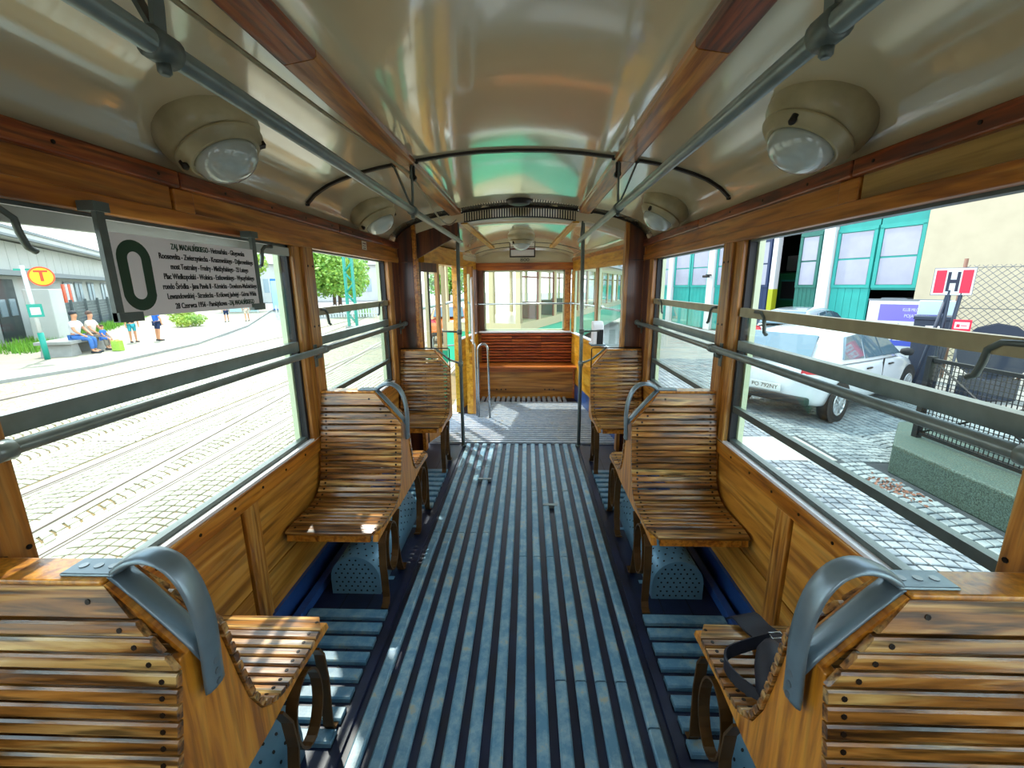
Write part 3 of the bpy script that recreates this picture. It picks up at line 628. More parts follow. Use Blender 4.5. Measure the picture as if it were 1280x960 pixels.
for yb, e in ((-0.305, 1), (0.300, -1)):
    mb = MB().box(-0.006, 0.006, yb - 0.011, yb + 0.011, -0.004, 0.27).box(-0.007, 0.012, *sorted((yb - 0.011 * e, yb + 0.06 * e)), -0.006, 0.018).box(-0.03, 0.012, yb - 0.02, yb + 0.022, 0.262, 0.285)
    obj('hanger', mb, 'steel_dark', rb)
# number plates
M['plate'] = plain('white_plate', '#e6dcc8', 0.4); M['plate_ink'] = plain('plate_ink', '#5a1710', 0.5)
npl = empty('number_plate', (-1.040, 3.02, 1.768), 0, 'small white notice plate on the frieze above the second window', 'plate')
obj('plate', B(-0.002, 0.002, -0.038, 0.038, -0.027, 0.027), 'plate', npl)
for z0, ys_ in ((0.012, (-0.026, -0.006, 0.014)), (-0.004, (-0.026, 0.002)), (-0.019, (-0.02, 0.004))):
    for y0_ in ys_: obj('print_mark', B(0.002, 0.0026, y0_, y0_ + 0.014, z0 - 0.004, z0 + 0.004), 'plate_ink', npl)

# ================================================================== BULKHEAD AND END PLATFORM
for s, side in ((-1, 'near_door'), (1, 'panel_side')):
    w = tag(empty('wall_bulkhead_' + ('left' if s < 0 else 'right'), (s * 0.97, 3.78, 0)), kind='structure')
    pts = [(s * 1.06 - s * 0.97, 0.0), (s * 1.06 - s * 0.97, 1.852)] + [(s * x - s * 0.97, z) for x, z in prof_half[1:5]] + [(s * 0.885 - s * 0.97, zc(0.885)), (s * 0.885 - s * 0.97, 0.0)]
    obj('panel', MB().prism(pts, 'y', -0.01, 0.02), 'dark_wood', w)
    obj('edge_post', sbox(s, 0.872 - 0.97, 0.903 - 0.97, -0.03, 0.05, 0.0, zc(0.885) - 0.004), 'post' if s > 0 else 'rail_wood', w, bevel=0.004)
    obj('cross_rail', sbox(s, 0.90 - 0.97, 1.05 - 0.97, -0.018, 0.0, 1.69, 1.70), 'dark_wood', w)
    obj('wall_bead', sbox(s, 1.035 - 0.97, 1.06 - 0.97, -0.026, 0.0, 0.72, 1.84), 'beam', w)
# left header board with its rising lower edge
hb = tag(obj('trim_3', MB().prism([(-0.88, 1.72), (-0.88, zc(0.88) - 0.004), (-0.75, zc(0.75) - 0.004), (-0.60, zc(0.6) - 0.004), (-0.52, zc(0.52) - 0.006), (-0.52, 1.905)], 'y', 3.79, 3.81), 'dark_wood'), kind='structure')
# platform ceiling
def wr(y): return 1.03 - (y - 3.8) * 0.19
def pprof(y):
    k = (y - 3.8) / 2.2; w = wr(y); zcn = 2.045 - 0.10 * k; ze = 1.855 - 0.005 * k; out = []
    for i in range(21):
        u = -1 + 0.1 * i; out.append((u * w + 0.02 * k, ze + (zcn - ze) * (1 - abs(u) ** 2.6)))
    return out
pys = [3.80, 4.1, 4.5, 4.9, 5.3, 5.7, 6.0]
pc = tag(obj('ceiling_platform', loft([pprof(y) for y in pys], pys), 'cream'), kind='structure')
so = pc.modifiers.new('solid', 'SOLIDIFY'); so.thickness = 0.03; so.offset = 1.0
for s in (-1, 1):
    pts = []
    for q in range(8):
        y = 3.84 + q * 0.235; x = s * (0.47 - 0.11 * q / 7); pr = pprof(y); u = (x - 0.02 * (y - 3.8) / 2.2) / wr(y)
        k = (y - 3.8) / 2.2; zz = (1.855 - 0.005 * k) + ((2.045 - 0.10 * k) - (1.855 - 0.005 * k)) * (1 - abs(u) ** 2.6); pts.append((x, y, zz - 0.008))
    obj('ceiling_strip', MB().ribbon(pts, (1, 0, 0), 0.055, 0.016), 'yellow_wood', pc)
for y in (5.25, 5.62): obj('ceiling_joint', MB().ribbon([(x, y, z - 0.002) for x, z in pprof(y)[1:-1]], (0, 1, 0), 0.012, 0.004), 'rib', pc)
seal = MB().prism(prof + [(x * 1.03, z - 0.005) for x, z in reversed(pprof(3.80))], 'y', 3.785, 3.80)
tag(obj('trim_6', seal, 'cream'), kind='structure')
# far end wall with its window
YE = 5.95
wf = tag(empty('wall_far', (0.03, YE, 0)), kind='structure')
def fb(name, x0, x1, z0, z1, mat, y0=0.0, y1=0.05, bev=0.0): return obj(name, B(x0 - 0.03, x1 - 0.03, y0, y1, z0, z1), mat, wf, bevel=bev)
fb('lower_panel', -0.64, 0.70, 0.0, 0.87, 'yellow_wood_x'); fb('header', -0.66, 0.70, 1.69, 1.785, 'beam_x', -0.02, 0.05)
fb('top_panel', -0.66, 0.70, 1.785, 1.95, 'cream'); fb('post', -0.61, -0.525, 0.87, 1.69, 'dark_wood', -0.02); fb('post', 0.565, 0.645, 0.87, 1.69, 'rail_wood', -0.02, bev=0.004)
fb('window_ledge', -0.61, 0.65, 0.862, 0.885, 'sign_face', -0.03)
w5 = tag(empty('window_7', (0.02, YE + 0.02, 0.885)), kind='structure')
obj('pane', B(-0.545, 0.545, 0.018, 0.021, 0, 0.805), 'glass', w5)
obj('frame', B(-0.545, 0.545, 0.0, 0.03, 0, 0.022).box(-0.545, 0.545, 0.0, 0.03, 0.785, 0.805).box(-0.545, -0.525, 0, 0.03, 0, 0.805).box(0.525, 0.545, 0, 0.03, 0, 0.805), 'pale_green', w5)
er = empty('end_window_rail', (0.03, 5.88, 1.255), 0, 'thin steel rail across the end window', 'handrail')
obj('tube', MB().tube([(-0.66, -0.02, -0.005), (0.60, -0.02, 0.0), (0.63, -0.03, 0), (0.66, -0.12, 0.0), (0.83, -1.1, 0.0), (0.92, -1.85, 0.0)], 0.011, 10), 'chrome', er)
for x, y in ((0.615, -0.02), (0.84, -1.1)): obj('bracket', MB().lathe([(0.02, -0.02), (0.02, 0.02)], (x, y, 0), (1, 0, 0), 12), 'chrome', er)
# destination box and number on the top panel
db = empty('destination_box', (0.0, YE - 0.06, 1.868), 0, 'small white destination box with dark red hood above the end window', 'sign')
obj('case', B(-0.15, 0.15, -0.06, 0.02, -0.005, 0.075), 'sign_face', db); obj('hood', B(-0.165, 0.165, -0.085, 0.02, 0.077, 0.10), 'plate_ink', db); obj('frame', B(-0.165, -0.15, -0.07, 0.02, -0.01, 0.077).box(0.15, 0.165, -0.07, 0.02, -0.01, 0.077).box(-0.165, 0.165, -0.07, 0.02, -0.018, -0.005), 'rib', db)
text('800', 0.055, 'sign_black', wf, Matrix(((1, 0, 0, 0.0), (0, 0, -1, -0.004), (0, 1, 0, 1.822), (0, 0, 0, 1))), sx=1.5, ext=0.001)
# end bench
eb = empty('platform_bench', (0.05, 5.77, 0.0), 0, 'reddish slatted bench with plain wooden front across the tram end', 'bench')
obj('seat', B(-0.655, 0.655, -0.20, 0.17, 0.425, 0.45), 'beam_x', eb, bevel=0.006); obj('front_panel', B(-0.62, 0.62, -0.085, -0.06, 0.0, 0.425), 'yellow_wood_x', eb)
obj('front_rail', B(-0.63, 0.63, -0.10, -0.085, 0.365, 0.425), 'beam_x', eb)
for e in (-1, 1): obj('side_board', B(*sorted((e * 0.62, e * 0.645)), -0.11, 0.17, 0.0, 0.425), 'beam_x', eb)
for k in range(10):
    z = 0.462 + k * 0.040
    for a, b in ((-0.62, -0.20), (-0.197, 0.20), (0.203, 0.62)): obj('slat', MB().prism([(0.150, z), (0.150, z + 0.031), (0.144, z + 0.031), (0.134, z + 0.026), (0.134, z + 0.005), (0.144, z)], 'x', a, b), 'red_slat', eb)
obj('gap_shade_board', B(-0.62, 0.62, 0.150, 0.158, 0.455, 0.865), 'screw', eb)  # dark sheet added behind the slats so their gaps read as shade
hl = MB()
for x in (-0.40, -0.34, -0.28, 0.25, 0.31, 0.37): hl.disc((x, -0.0855, 0.12), (0, -1, 0), 0.010, 8, 0.001)
tag(obj('vent_holes', hl, 'black', eb), kind='stuff')
# right platform wall
wpr = tag(empty('wall_platform_right', (0.82, 4.9, 0)), kind='structure')
pa, pb = Vector((0.95, 3.80, 0)), Vector((0.665, 5.95, 0)); pd = (pb - pa).normalized(); pn = Vector((-pd.y, pd.x, 0)); PL = (pb - pa).length
def pbox(par, name, a, b, z0, z1, o0, o1, mat, org=Vector((0.82, 4.9, 0)), base=pa, dd=pd, nn=pn):
    c = base + dd * ((a + b) / 2) + nn * ((o0 + o1) / 2) + Vector((0, 0, (z0 + z1) / 2)) - org
    return obj(name, MB().obox(c, dd, nn, Vector((0, 0, 1)), (b - a) / 2, abs(o1 - o0) / 2, (z1 - z0) / 2), mat, par)
pbox(wpr, 'lower_panel', 0, PL, 0.0, 0.86, -0.03, 0.0, 'yellow_wood'); pbox(wpr, 'skirting', 0, PL, 0.0, 0.20, 0.0, 0.008, 'base_blue')
pbox(wpr, 'ledge', 0, PL, 0.86, 0.875, -0.03, 0.012, 'sign_face'); pbox(wpr, 'header', 0, PL, 1.67, 1.80, -0.03, 0.0, 'yellow_wood'); pbox(wpr, 'header_trim', 0, PL, 1.80, 1.84, -0.03, 0.012, 'beam'); pbox(wpr, 'top_panel', 0, PL, 1.84, 1.92, -0.03, 0.0, 'cream')
for a, b, mt in ((0.0, 0.14, 'post'), (0.98, 1.06, 'post'), (2.05, PL, 'yellow_wood')): pbox(wpr, 'post', a, b, 0.875, 1.67, -0.03, 0.008, mt)
for i, (a, b) in enumerate(((0.14, 0.98), (1.06, 2.05))):
    wn = tag(empty('window_%d' % (8 + i), pa + pd * ((a + b) / 2)), kind='structure'); og = Vector(wn.location)
    pbox(wn, 'pane', a, b, 0.875, 1.67, -0.018, -0.015, 'glass', og)
    pbox(wn, 'frame', a, a + 0.025, 0.875, 1.67, -0.03, -0.005, 'pale_green', og); pbox(wn, 'frame', b - 0.025, b, 0.875, 1.67, -0.03, -0.005, 'pale_green', og)
# controller lever housing seen behind the pole
lv = empty('lever_housing', (0.80, 4.55, 0.875), 0, 'pale cast housing with black opening on the platform ledge', 'fitting')
obj('body', MB().prism([(-0.07, 0), (-0.075, 0.16), (-0.06, 0.22), (-0.02, 0.25), (0.06, 0.25), (0.07, 0.2), (0.07, 0)], 'x', -0.06, 0.05), 'sign_face', lv, bevel=0.01); obj('opening', B(-0.02, 0.045, -0.0755, -0.070, 0.02, 0.17), 'black', lv); obj('base_flange', B(-0.08, 0.07, -0.09, 0.09, 0, 0.02), 'alu', lv)
# left platform side: doorway, open leaf, header, inner partition
wpl = tag(empty('wall_platform_left', (-0.78, 4.9, 0)), kind='structure')
la, lb = Vector((-0.95, 3.80, 0)), Vector((-0.615, 5.95, 0)); ld = (lb - la).normalized(); ln_ = Vector((ld.y, -ld.x, 0)); LO = Vector((-0.78, 4.9, 0)); LL = (lb - la).length
def lbox(par, name, a, b, z0, z1, o0, o1, mat, org=LO): return pbox(par, name, a, b, z0, z1, o0, o1, mat, org, la, ld, ln_)
lbox(wpl, 'header', 0, LL, 1.70, 1.80, -0.03, 0.0, 'yellow_wood'); lbox(wpl, 'header_box', 0.10, 1.25, 1.70, 1.86, 0.0, 0.10, 'yellow_wood'); lbox(wpl, 'top_panel', 0, LL, 1.80, 1.92, -0.03, 0.0, 'cream')
lbox(wpl, 'lower_panel', 1.30, LL, 0.0, 0.86, -0.03, 0.0, 'yellow_wood'); lbox(wpl, 'post', 1.22, 1.32, 0.0, 1.70, -0.03, 0.03, 'yellow_wood'); lbox(wpl, 'post', LL - 0.10, LL, 0.86, 1.70, -0.03, 0.02, 'dark_wood')
lbox(wpl, 'ledge', 1.30, LL, 0.86, 0.875, -0.03, 0.012, 'sign_face')
w10 = tag(empty('window_10', la + ld * 1.7), kind='structure'); lbox(w10, 'pane', 1.32, LL - 0.10, 0.875, 1.70, -0.018, -0.015, 'glass', Vector(w10.location)); lbox(w10, 'frame', 1.32, 1.35, 0.875, 1.70, -0.03, 0.0, 'pale_green', Vector(w10.location))
fit_text('602', 0.05, 0.03, 'plate_ink', link('number_plate', B(0.0, 0.003, -0.04, 0.04, -0.025, 0.025).mesh('number_plate', 'plate'), wpl, (-0.055, -0.95, 1.78)), Matrix(((0, 0, 1, 0.004), (1, 0, 0, 0), (0, 1, 0, 0), (0, 0, 0, 1))))
d1 = tag(empty('door_1', (-0.90, 3.86, 0)), kind='structure')
dv = Vector((0.11, 0.36, 0)); dl = dv.length; dv.normalize(); dn = Vector((dv.y, -dv.x, 0))
def dbox(par, name, a, b, z0, z1, t, mat): return obj(name, MB().obox(dv * ((a + b) / 2) + Vector((0, 0, (z0 + z1) / 2)), dv, dn, Vector((0, 0, 1)), (b - a) / 2, t / 2, (z1 - z0) / 2), mat, par)
dbox(d1, 'stile', 0, 0.045, 0.03, 1.70, 0.03, 'dark_wood'); dbox(d1, 'stile', dl - 0.045, dl, 0.03, 1.70, 0.03, 'post'); dbox(d1, 'top_rail', 0.045, dl - 0.045, 1.62, 1.70, 0.03, 'dark_wood'); dbox(d1, 'lower_panel', 0.045, dl - 0.045, 0.03, 0.80, 0.025, 'post'); dbox(d1, 'pane', 0.045, dl - 0.045, 0.80, 1.62, 0.004, 'glass'); dbox(d1, 'muntin', dl / 2 - 0.008, dl / 2 + 0.008, 0.80, 1.62, 0.012, 'rib')
d2 = tag(empty('door_2', (-0.60, 4.86, 0)), kind='structure')
for nm, x0, x1, z0, z1, mt in (('stile', -0.035, 0.0, 0.03, 1.70, 'yellow_wood'), ('stile', 0.035, 0.07, 0.03, 1.70, 'post'), ('pane', 0.0, 0.035, 0.75, 1.62, 'glass'), ('lower_panel', 0.0, 0.035, 0.03, 0.75, 'yellow_wood'), ('top_rail', 0.0, 0.035, 1.62, 1.70, 'post')):
    obj(nm, B(x0, x1, -0.015, 0.015, z0, z1), mt, d2)
obj('door_handle', MB().tube([(0.055, -0.05, 0.86), (0.055, -0.07, 0.9), (0.055, -0.07, 1.55), (0.055, -0.03, 1.58)], 0.011, 8), 'sign_face', d2)
M['teal'] = plain('teal_gloss_paint', '#19a07c', 0.3, noise=0.08, nscale=3); M['tram_cream'] = plain('tram_cream_paint', '#b8ac84', 0.35)
d3 = tag(empty('door_3', (-1.02, 4.72, 0)), kind='structure')
obj('lower_panel', B(-0.02, 0.20, -0.012, 0.012, -0.1, 0.80), 'teal', d3); obj('upper_frame', B(-0.02, 0.02, -0.012, 0.012, 0.80, 1.70).box(0.16, 0.20, -0.012, 0.012, 0.80, 1.70).box(0.02, 0.16, -0.012, 0.012, 1.62, 1.70).box(0.02, 0.16, -0.012, 0.012, 0.80, 0.86), 'tram_cream', d3); obj('pane', B(0.02, 0.16, -0.002, 0.002, 0.86, 1.62), 'glass', d3)
obj('grab_bar', MB().tube([(0.06, -0.04, 0.95), (0.06, -0.07, 0.93), (0.06, -0.07, 0.35), (0.06, -0.04, 0.33)], 0.01, 8), 'steel', d3)
lp = empty('loop_rail', (-0.43, 4.75, 0.0), 0, 'polished inverted U grab rail standing on the platform floor', 'handrail')
obj('tube', MB().tube([(-0.065, 0, 0.0), (-0.055, 0, 0.80)] + [(0.055 * math.cos(a), 0, 0.80 + 0.065 * math.sin(a)) for a in [PI - PI * k / 10 for k in range(1, 10)]] + [(0.055, 0, 0.80), (0.065, -0.02, 0.0)], 0.0125, 10), 'chrome', lp)
obj('foot', MB().lathe([(0.024, 0), (0.024, 0.008)], (-0.065, 0, 0), (0, 0, 1), 12).lathe([(0.024, 0), (0.024, 0.008)], (0.065, -0.02, 0), (0, 0, 1), 12), 'steel', lp)
lp2 = empty('curved_rail', (-0.545, 4.80, 0.0), 0, 'steel grab rail bent at the top beside the yellow door edge', 'handrail')
obj('tube', MB().tube([(0.025, 0, 0.02), (0.025, 0, 0.80), (0.018, 0, 0.85), (0.0, 0, 0.885), (-0.03, 0.02, 0.90)], 0.0105, 10), 'chrome', lp2)
# wall behind the camera closes the car
wnr = tag(obj('wall_near', B(-1.1, 1.1, -1.52, -1.48, 0, 0.9).box(-1.1, 1.1, -1.52, -1.48, 1.69, 2.15).box(-1.1, -0.5, -1.52, -1.48, 0.9, 1.69).box(0.5, 1.1, -1.52, -1.48, 0.9, 1.69), 'panel'), kind='structure')
# outer underside/skirt so that the car body is closed below the floor
for s in (-1, 1):
    tag(obj('trim_4' if s < 0 else 'trim_5', sbox(s, 1.10, 1.115, -1.5, 3.78, -0.35, 0.70), 'teal'), kind='structure')
#OUTSIDE
# ================================================================== OUTSIDE: GROUND, COBBLES, RAILS
G = -0.75
M['joint_l'] = plain('sandy_joints', '#7a6338', 0.9, col2='#6b5836', nscale=3)
M['joint_r'] = plain('dark_joints', '#23282e', 0.9, col2='#33383c', nscale=3)
def stone_mat(name, a, b):
    m, t, p = new_mat(name); N, L = t.nodes, t.links
    c = N.new('ShaderNodeTexCoord'); oi = N.new('ShaderNodeObjectInfo'); n = N.new('ShaderNodeTexNoise'); n.inputs['Scale'].default_value = 5; n.inputs['Detail'].default_value = 5
    L.new(c.outputs['Object'], n.inputs['Vector']); r = N.new('ShaderNodeValToRGB'); r.color_ramp.elements[0].position = 0.35; r.color_ramp.elements[1].position = 0.65
    r.color_ramp.elements[0].color = lin(a); r.color_ramp.elements[1].color = lin(b); L.new(n.outputs['Fac'], r.inputs[0])
    L.new(r.outputs[0], p.inputs['Base Color']); p.inputs['Roughness'].default_value = 0.6
    return m
M['stone_l'] = stone_mat('pale_granite_setts', '#948e7a', '#aaa48e'); M['stone_r'] = stone_mat('shaded_grey_granite_setts', '#5c646a', '#868c8e')  # right setts: greyer stone, darkened further to hold the shade on that side
M['pave'] = plain('pale_paving', '#938a78', 0.8, noise=0.1, nscale=2)
M['slab'] = plain('concrete_slab', '#94938f', 0.8, noise=0.08, nscale=5, bump=0.2)
M['rail'] = plain('tram_rail_steel', '#8a7c76', 0.35, metal=0.6); M['rail_rust'] = plain('rail_flange', '#7a5c48', 0.7)
M['asphalt'] = plain('pale_asphalt', '#83837f', 0.85, noise=0.12, nscale=1.2)
M['grass'] = plain('grass_blades', '#7fae2c', 0.7, col2='#4f8a22', nscale=3)
M['leaf_a'] = plain('tree_leaves', '#4f8a2a', 0.55, col2='#8fae3e', nscale=2.0); M['leaf_b'] = plain('shrub_leaves', '#6fa336', 0.55, col2='#b4bf52', nscale=3.0)
M['bark'] = plain('bark', '#5b4a3a', 0.9, noise=0.3, nscale=8)
def voronoi_ground(name, stone, joint, scale):
    m, t, p = new_mat(name); N, L = t.nodes, t.links
    c = N.new('ShaderNodeTexCoord'); v = N.new('ShaderNodeTexVoronoi'); v.feature = 'DISTANCE_TO_EDGE'; v.inputs['Scale'].default_value = scale
    L.new(c.outputs['Object'], v.inputs['Vector']); r = N.new('ShaderNodeValToRGB'); r.color_ramp.elements[0].position = 0.03; r.color_ramp.elements[1].position = 0.10
    r.color_ramp.elements[0].color = lin(joint); r.color_ramp.elements[1].color = lin(stone); L.new(v.outputs['Distance'], r.inputs[0]); L.new(r.outputs[0], p.inputs['Base Color']); p.inputs['Roughness'].default_value = 0.75
    return m
M['far_cobble'] = voronoi_ground('far_setts', '#938d7a', '#75694e', 7.0)
gnd = tag(obj('ground', B(-90, 90, -40, 130, G - 0.3, G - 0.035), 'asphalt'), kind='structure')
stl = tag(obj('street_left', B(-14.2, 0.6, -4, 60, G - 0.03, G - 0.018), 'far_cobble'), kind='structure')
bedl = obj('joint_bed', B(-9.0, -1.4, 0.2, 12.2, G - 0.02, G - 0.014), 'joint_l', stl)
strr = tag(obj('street_right', B(0.6, 14, -4, 40, G - 0.03, G - 0.018), 'asphalt'), kind='structure')
bedr = obj('joint_bed', B(1.3, 8.8, 1.0, 13.0, G - 0.02, G - 0.014), 'joint_r', strr)
def setts(x0, x1, y0, y1, size, colw, amp, skip, seed):
    # segmental arcs: every sett is a skewed cell of an arched course
    rnd = random.Random(seed); out = []; per = round(colw / size)
    f = lambda u: amp * math.sqrt(max(0.0, 1 - (1.7 * u - 0.85) ** 2))
    for c in range(int((x1 - x0) / colw)):
        y = y0 + (c % 2) * size * 0.5
        while y < y1:
            for k in range(per):
                ua, ub = k / per, (k + 1) / per; xa, xb = x0 + (c + ua) * colw, x0 + (c + ub) * colw
                px, py = (xa + xb) / 2, y + (f(ua) + f(ub)) / 2
                if skip(px, py): continue
                out.append((px, py, (xb - xa) / 2, (f(ub) - f(ua)) / 2, size / 2 * rnd.uniform(0.94, 1.03), rnd.uniform(-0.002, 0.003), rnd.uniform(-0.006, 0.006), rnd.uniform(-0.006, 0.006)))
            y += size * 1.02
    return out
def sett_geo(mb, px, py, hx, sk, hy, dz, j0, j1):
    P = []
    for (g, z) in ((0.009, -0.016), (0.009, -0.004), (0.017, 0.003)):
        for i, j in ((-1, -1), (1, -1), (1, 1), (-1, 1)):
            P.append((px + i * (hx - g) + j * j0, py + i * sk * (hx - g) / hx + j * (hy - g) + i * j * j1, G + z + dz))
    fs = [(8, 9, 10, 11)]
    for l in (0, 4): fs += [(l + k, l + (k + 1) % 4, l + 4 + (k + 1) % 4, l + 4 + k) for k in range(4)]
    return mb.add(P, fs)
RAILS = [-5.63, -4.19]
def skl(x, y): return any(abs(x - r) < 0.13 for r in RAILS) or abs(x - (-4.62 - (y - 3.3) * 0.085)) < 0.12
def skr(x, y):
    return (3.0 < x < 4.1 and 5.35 < y < 6.3) or (4.42 < x and y < 5.3) 
def lay(st, parent, mat, n_parts):
    st.sort(key=lambda p: (p[0] ** 2 + p[1] ** 2) * (1 + 0.0 * p[1]))
    vis = [p for p in st if p[1] > 0.62 * abs(p[0]) and abs(p[0]) > 2.35]
    front = set(id(p) for p in vis[:n_parts]); rest = MB()
    for p in st:
        if id(p) in front: obj('sett', sett_geo(MB(), *p), mat, parent)
        else: sett_geo(rest, *p)
    tag(obj('setts', rest, mat, parent), kind='stuff')
lay(setts(-9.0, -1.4, 0.2, 12.0, 0.118, 1.18, 0.42, skl, 3), stl, 'stone_l', 290)
lay(setts(1.3, 8.8, 1.0, 13.0, 0.112, 1.25, 0.28, skr, 5), strr, 'stone_r', 290)
obj('paving_slab', B(3.02, 4.08, 5.37, 6.28, G - 0.03, G + 0.003), 'slab', strr, bevel=0.006)
for i, x in enumerate(RAILS):
    t = tag(obj('tram_rail', B(x - 0.035, x + 0.035, -3, 58, G - 0.03, G + 0.004).box(x + 0.065, x + 0.085, -3, 58, G - 0.03, G + 0.002), 'rail'), 'straight grooved tram rail in the setts, %s' % ('the one nearer the bench' if i == 0 else 'the one nearer the tram'), 'rail')
for x in RAILS: obj('rail_bed', B(x - 0.15, x + 0.15, -3, 58, G - 0.03, G - 0.006), 'stone_l', stl)
cv = []
for q in range(30):
    y = 1.0 + q * 1.6; cv.append((-4.62 - (y - 3.3) * 0.085 - 0.0009 * max(0, y - 8) ** 2.1, y, G))
obj('rail_bed', MB().ribbon([(x, y, z - 0.012) for x, y, z in cv], (1, 0, 0), 0.28, 0.02), 'stone_l', stl)
tag(obj('tram_rail', MB().ribbon(cv, (1, 0, 0), 0.07, 0.03), 'rail'), 'tram rail curving away from the straight track across the setts', 'rail')
for j, (x0, k1, nm) in enumerate(((-7.2, 0.010, 'inner rail of the bend'), (-8.65, 0.011, 'outer rail of the bend'), (-10.9, 0.004, 'rail beside the kerb'))):
    cv = [(x0 - k1 * max(0, y - 6) ** 1.75, y, G - 0.012) for y in [2 + 1.5 * q for q in range(26)]]
    tag(obj('tram_rail', MB().ribbon(cv, (1, 0, 0), 0.075, 0.03), 'rail'), 'far curving tram rail, %s' % nm, 'rail')
obj('hatch_plate', B(-6.6, -5.85, 5.95, 6.15, G - 0.02, G + 0.006), 'rail', stl)
# pavement on the far side with kerb
pav = tag(obj('pavement', MB().prism([(-14.0, 4), (-12.6, 12), (-13.4, 17), (-16.5, 25), (-22, 36), (-30, 52), (-60, 52), (-60, -2), (-15, -2)], 'z', G - 0.03, G + 0.02), 'pave'), kind='structure')
kb = [(-14.0, 4), (-12.6, 12), (-13.4, 17), (-16.5, 25), (-22, 36), (-30, 52)]
for (a, b) in zip(kb, kb[1:]):
    obj('kerb_stone', MB().ribbon([(a[0], a[1], G + 0.02), (b[0], b[1], G + 0.02)], (0.95, 0.3, 0), 0.22, 0.09), 'slab', pav)

# ================================================================== vegetation helpers
def leaf_cloud(n, blobs, size, rnd):
    mb = MB(); vs = []; fs = []
    for i in range(n):
        c, r = rnd.choice(blobs); 
        while True:
            p = Vector((rnd.uniform(-1, 1), rnd.uniform(-1, 1), rnd.uniform(-1, 1)))
            if 0.35 < p.length < 1: break
        p = Vector(c) + Vector((p.x * r[0], p.y * r[1], p.z * r[2]))
        u = Vector((rnd.gauss(0, 1), rnd.gauss(0, 1), rnd.gauss(0, 1))).normalized(); v = u.orthogonal().normalized(); q = size * rnd.uniform(0.6, 1.3)
        b = len(vs); vs += [p - u * q, p + v * q * 0.5, p + u * q, p - v * q * 0.5]; fs.append((b, b + 1, b + 2, b + 3))
    return mb.add(vs, fs)
def tree(loc, h, w, label, seed, n=4000, size=0.16, mat='leaf_a', group=None):
    rnd = random.Random(seed); t = empty('tree', loc, 0, label, 'tree', group)
    obj('trunk', MB().tube([(0, 0, 0), (0.05, 0, h * 0.25), (0.0, 0.05, h * 0.6)], [0.028 * h, 0.022 * h, 0.012 * h], 8), 'bark', t)
    for k in range(3):
        a = k * 2.1; obj('branch', MB().tube([(0, 0, h * 0.3), (math.cos(a) * w * 0.25, math.sin(a) * w * 0.25, h * 0.55)], [0.012 * h, 0.006 * h], 6), 'bark', t)
    bl = [((rnd.uniform(-0.28, 0.28) * w, rnd.uniform(-0.28, 0.28) * w, h * rnd.uniform(0.38, 0.82)), (w * 0.26, w * 0.26, h * 0.2)) for _ in range(11)]
    tag(obj('foliage', leaf_cloud(n, bl, size, rnd), mat, t), kind='stuff'); return t
def bush(loc, h, w, label, seed, n=900, mat='leaf_b', size=0.07):
    rnd = random.Random(seed); t = empty('bush', loc, 0, label, 'bush')
    obj('stems', MB().tube([(0, 0, 0), (0.05, 0, h * 0.6)], 0.03, 6).tube([(0, 0, 0), (-0.2 * w, 0.05, h * 0.6)], 0.02, 6), 'bark', t)
    bl = [((rnd.uniform(-0.35, 0.35) * w, rnd.uniform(-0.3, 0.3) * w, h * rnd.uniform(0.3, 0.65)), (w * 0.25, w * 0.25, h * 0.33)) for _ in range(7)]
    tag(obj('foliage', leaf_cloud(n, bl, size, rnd), mat, t), kind='stuff'); return t
tree((-15.5, 36, G), 6.6, 6.4, 'broad leafy tree behind the green lattice mast', 1, 7000, 0.17)
tree((-19.5, 44, G), 7.0, 6.0, 'leafy tree standing behind the broad one by the flower bed', 2, 5000, 0.2)
tree((-27.0, 41, G), 6.2, 4.5, 'thin leafy tree behind the pale blue gate', 4, 3000, 0.17, 'leaf_b')
tree((-8.5, 48, G), 5.0, 5.0, 'distant tree seen past the open door leaf', 9, 3000, 0.2)
bush((-19.8, 24.8, G), 0.75, 1.7, 'round low green bush on the pavement beside the tracks', 5, 1400)
bush((-25.5, 31.5, G), 0.8, 1.8, 'small low bush behind the walking children', 6, 900)
bush((-12.4, 33.2, G), 0.7, 0.9, 'yellow flowering pot plant beyond the lattice mast', 8, 500, 'leaf_b')
gm = MB(); rg = random.Random(12)
for q in range(9000):
    t = rg.random(); x = -18.3 - 13.0 * t + rg.uniform(-0.7, 0.9); y = 14.6 + 18.9 * t + rg.uniform(-0.5, 0.9); h = rg.uniform(0.12, 0.45); a = rg.uniform(0, PI)
    gm.add([(x - 0.02 * math.cos(a), y - 0.02 * math.sin(a), G + 0.02), (x + 0.02 * math.cos(a), y + 0.02 * math.sin(a), G + 0.02), (x + rg.uniform(-0.1, 0.1), y + rg.uniform(-0.1, 0.1), G + h)], [(0, 1, 2)])
tag(obj('grass_strip', gm, 'grass'), 'strip of long green grass below the dark boarded fence', 'grass', kind='stuff')

